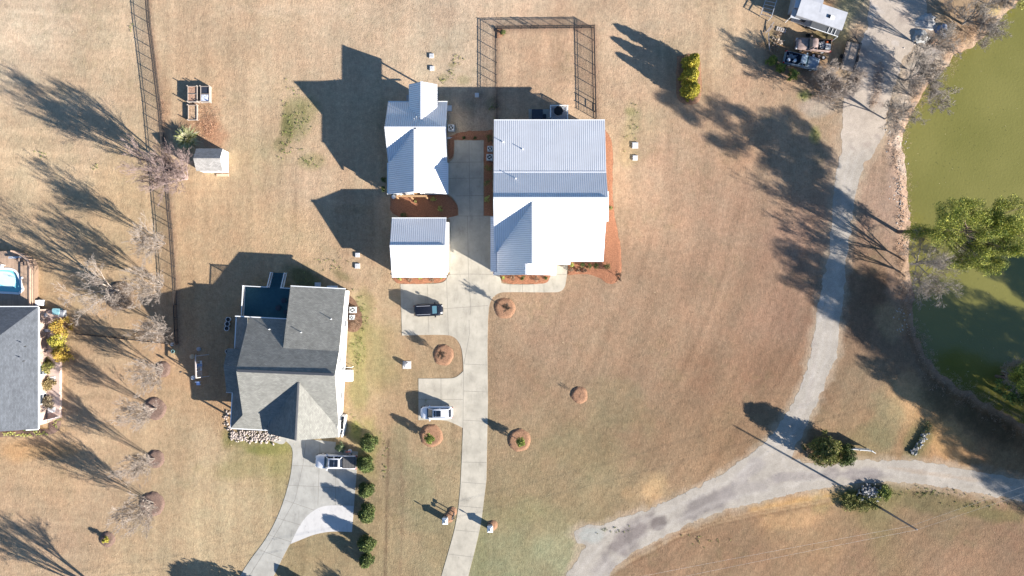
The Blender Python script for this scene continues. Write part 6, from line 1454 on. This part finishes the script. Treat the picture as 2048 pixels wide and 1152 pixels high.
mb = MB(); c = g(905,1036); mb.bar((c[0]-.3,c[1],.1),(c[0]+.3,c[1]-.05,.1),.12); mb.bar((c[0],c[1]-.2,.12),(c[0]+.1,c[1]+.25,.12),.1); mb.build('dark_branch', BARK_D, None, label='dark twisted branch lying below the mailboxes', category='branch', at=c)
# little house-shaped box at the lower edge
MH = thing('well_house', 'small box with gable roof at the bottom edge between the drives', 'well house', g(597,1160)); c = g(597,1161); x, y = c[0], c[1]
mb = MB(); mb.wall([(x-.6,y-.5,.9),(x-.6,y+.5,.9),(x,y+.5,1.4),(x+.6,y+.5,.9),(x+.6,y-.5,.9),(x,y-.5,1.4)][::-1]); mb.build('wall', WHITE, MH)
mb = MB(); mb.slab([(x-.72,y-.6,.88),(x-.72,y+.6,.88),(x,y+.6,1.45),(x,y-.6,1.45)], .05); mb.slab([(x+.72,y-.6,.88),(x+.72,y+.6,.88),(x,y+.6,1.45),(x,y-.6,1.45)], .05); mb.build('roof', MTRIM, MH)
# white entrance sign
SG = thing('entrance_sign', 'white board entrance sign standing beside the dark evergreen at the lane junction', 'sign', g(1724,899))
mb = MB(); a, b_ = Vector(g(1686,893)), Vector(g(1733,897)); d_ = Vector(g(1741,902))
mb.bar((a.x,a.y,.95),(b_.x,b_.y,.95),.07,1.25); mb.build('board', TRIM, SG); 
mb = MB(); mb.bar((b_.x,b_.y,.9),(d_.x,d_.y,.9),.07,1.1); mb.build('return_board', TRIM, SG)
for p in (a, b_, a.lerp(b_, .5)): mb = MB(); mb.bar(p, p+Vector((0,0,1.68)), .12); mb.build('post', TRIM, SG)
# utility pole and wires
UP = thing('utility_pole', 'tall wooden utility pole in the lower right field with a long shadow over the lanes', 'utility pole', g(1763,1017))
P0 = Vector(g(1763,1017)); zt = 8.45
mb = MB(); mb.tube(P0, P0+Vector((0,0,zt)), .16, .10, 12); mb.build('pole', mat('grey_pole_wood', (.22,.19,.17), .9, .2, 4), UP)
PXd = Vector(g(1833,1058,zt)); top = P0+Vector((0,0,zt))
mb = MB(); mb.tube(top+Vector((0,0,-.02)), top+Vector((0,0,.18)), .06, .04, 8); mb.build('insulator', LIDM, UP)
for ex_, lab_ in ((g(3400,552,8.6),'utility pole beyond the right frame edge'),(g(300,1392,8.6),'utility pole below the lower frame edge')):
    c_ = copy_tree(UP); c_.location = (ex_[0], ex_[1], 0); c_['label'] = lab_
WIR = mat('pale_wire', (.50,.45,.40), .5, .05, 5)
def wire(a, b_, sag, label):
    mb = MB(); prev = None
    for k in range(25):
        t = k/24; p = Vector(a).lerp(Vector(b_), t); p.z -= sag*4*t*(1-t)
        if prev is not None: mb.tube(prev, p, .010, n=5, caps=False)
        prev = p
    mb.build('wire', WIR, None, label=label, category='wire', at=a)
wire(tuple(top+Vector((0,0,.12))), g(3400,552,8.6), .7, 'upper power line running right from the pole top')
wire(tuple(top+Vector((0,0,.12))), g(300,1392,8.6), 1.2, 'upper power line running left from the pole top')
wire(tuple(top+Vector((0,0,-1.3))), g(3400,519,7.0), .7, 'lower line running right from the pole')
wire(tuple(top+Vector((0,0,-1.3))), g(280,1362,7.0), 1.2, 'lower line running left from the pole')
# terrace furniture and clutter by the brick house
def bx(name, lab, cat, px, py, w_, h_, hh, m, z=0):
    c = g(px, py, z+hh); mb = rbox(c[0]-w_/2,c[0]+w_/2,c[1]-h_/2,c[1]+h_/2,z,z+hh,min(w_,h_)*.2); return mb.build(name, m, None, label=lab, category=cat, at=(c[0],c[1],z))
mb = MB(); c = g(94,630); mb.lathe((c[0],c[1],.5), [(.42,0),(.45,.3),(.40,.5),(.1,.55)], 16); mb.build('propane_tank', WPL, None, label='round white tank on the terrace of the brick house', category='tank', at=c)
bx('storage_box','teal lidded box at the terrace corner of the brick house','box',111,623,1.0,.9,.8,mat('teal_plastic',(.22,.42,.46),.5,.2,4)); bx('storage_box','grey box beside the teal box by the brick house','box',121,627,.8,1.0,.7,GREYM)
FP = thing('fire_pit', 'dark square grill with white rails half under the yellow shrub', 'grill', g(108,690)); c = g(108,690)
mb = MB(); mb.box(c[0]-.6,c[0]+.7,c[1]-.75,c[1]+.6,0,.45); mb.build('base', PIPED, FP); mb = MB(); mb.lathe((c[0],c[1],.45),[(.3,0),(.34,.15),(.2,.22)],12); mb.build('bowl', GREYM, FP)
mb = MB(); mb.bar((c[0]-.8,c[1]-.8,.6),(c[0]+.8,c[1]-.8,.6),.07); mb.bar((c[0]+.8,c[1]-.8,.6),(c[0]+.8,c[1]+.6,.6),.10); mb.build('white_rail', TRIM, FP)
bx('planter_box','small grey planter box left of the yellow shrub','planter',108,674,.35,.55,.5,GREYM)
bx('bench','white bench seat against the top of the terrace','bench',92,661,.6,.4,.45,WPL,.5)
mb = MB(); c = g(30,515,1.2); mb.bar((c[0]-.9,c[1],1.2),(c[0]+.9,c[1],1.2),.28,.06); mb.build('white_bench', WPL, None, label='long white bench at the back of the pool deck', category='bench', at=(c[0],c[1],.9))
for px, py, lab in ((37,519,'dark deck chair left of another behind the pool'),(50,527,'dark deck chair in the corner of the pool deck'),(3,533,'white deck chair at the left frame edge')):
    c = g(px, py, 1.3); CHR = thing('deck_chair', lab, 'chair', (c[0],c[1],.9)); m_ = mat('brown_wicker',(.16,.12,.10),.8,.2,6) if 'dark' in lab else WPL
    mb = MB(); mb.box(c[0]-.28,c[0]+.28,c[1]-.28,c[1]+.25,1.25,1.32); mb.build('seat', m_, CHR); mb = MB(); mb.bar((c[0]+.28,c[1]-.25,1.55),(c[0]+.28,c[1]+.25,1.55),.06,.5); mb.build('backrest', m_, CHR)
    for dx in (-.24,.24):
        for dy in (-.24,.2): mb = MB(); mb.bar((c[0]+dx,c[1]+dy,.9),(c[0]+dx,c[1]+dy,1.25),.05); mb.build('leg', m_, CHR)
# white boulders / lily clutter by guest house corner
for px, py, r_, lab in ((788,394,.32,'white egg shaped ornament at the south west corner of the guest house'),(794,391,.14,'small white ornament beside the egg shaped one'),(802,389,.13,'small white ornament right of the others by the guest house corner')):
    c = g(px, py); mb = MB(); mb.lathe((c[0],c[1],0), [(r_*.5,0),(r_*.95,r_*.5),(r_,r_),(r_*.8,r_*1.6),(r_*.2,r_*2)], 14); mb.build('ornament', WPL, None, label=lab, category='ornament', at=c, smooth=True)
# black table and chairs on the blue deck
for px, py, r_, lab in ((567,601,.36,'dark round stool, upper one on the blue deck'),(556,616,.40,'dark round stool, lower one on the blue deck'),(571,624,.3,'dark stool under the eave on the blue deck')):
    c = g(px, py, 1.6); mb = MB(); mb.lathe((c[0],c[1],1.2), [(r_*.8,0),(r_,.35),(r_*.9,.42),(r_*.3,.44)], 14); mb.build('stool', TUB, None, label=lab, category='stool', at=(c[0],c[1],1.2))
bx('bulkhead_door','white cellar hatch at the back wall of the grey roofed house','hatch',664,575,1.5,.5,.5,WPL)
bx('mulch_log','pale splash block by the guest house downspout','splash block',900,276,.9,.25,.1,LIDM)
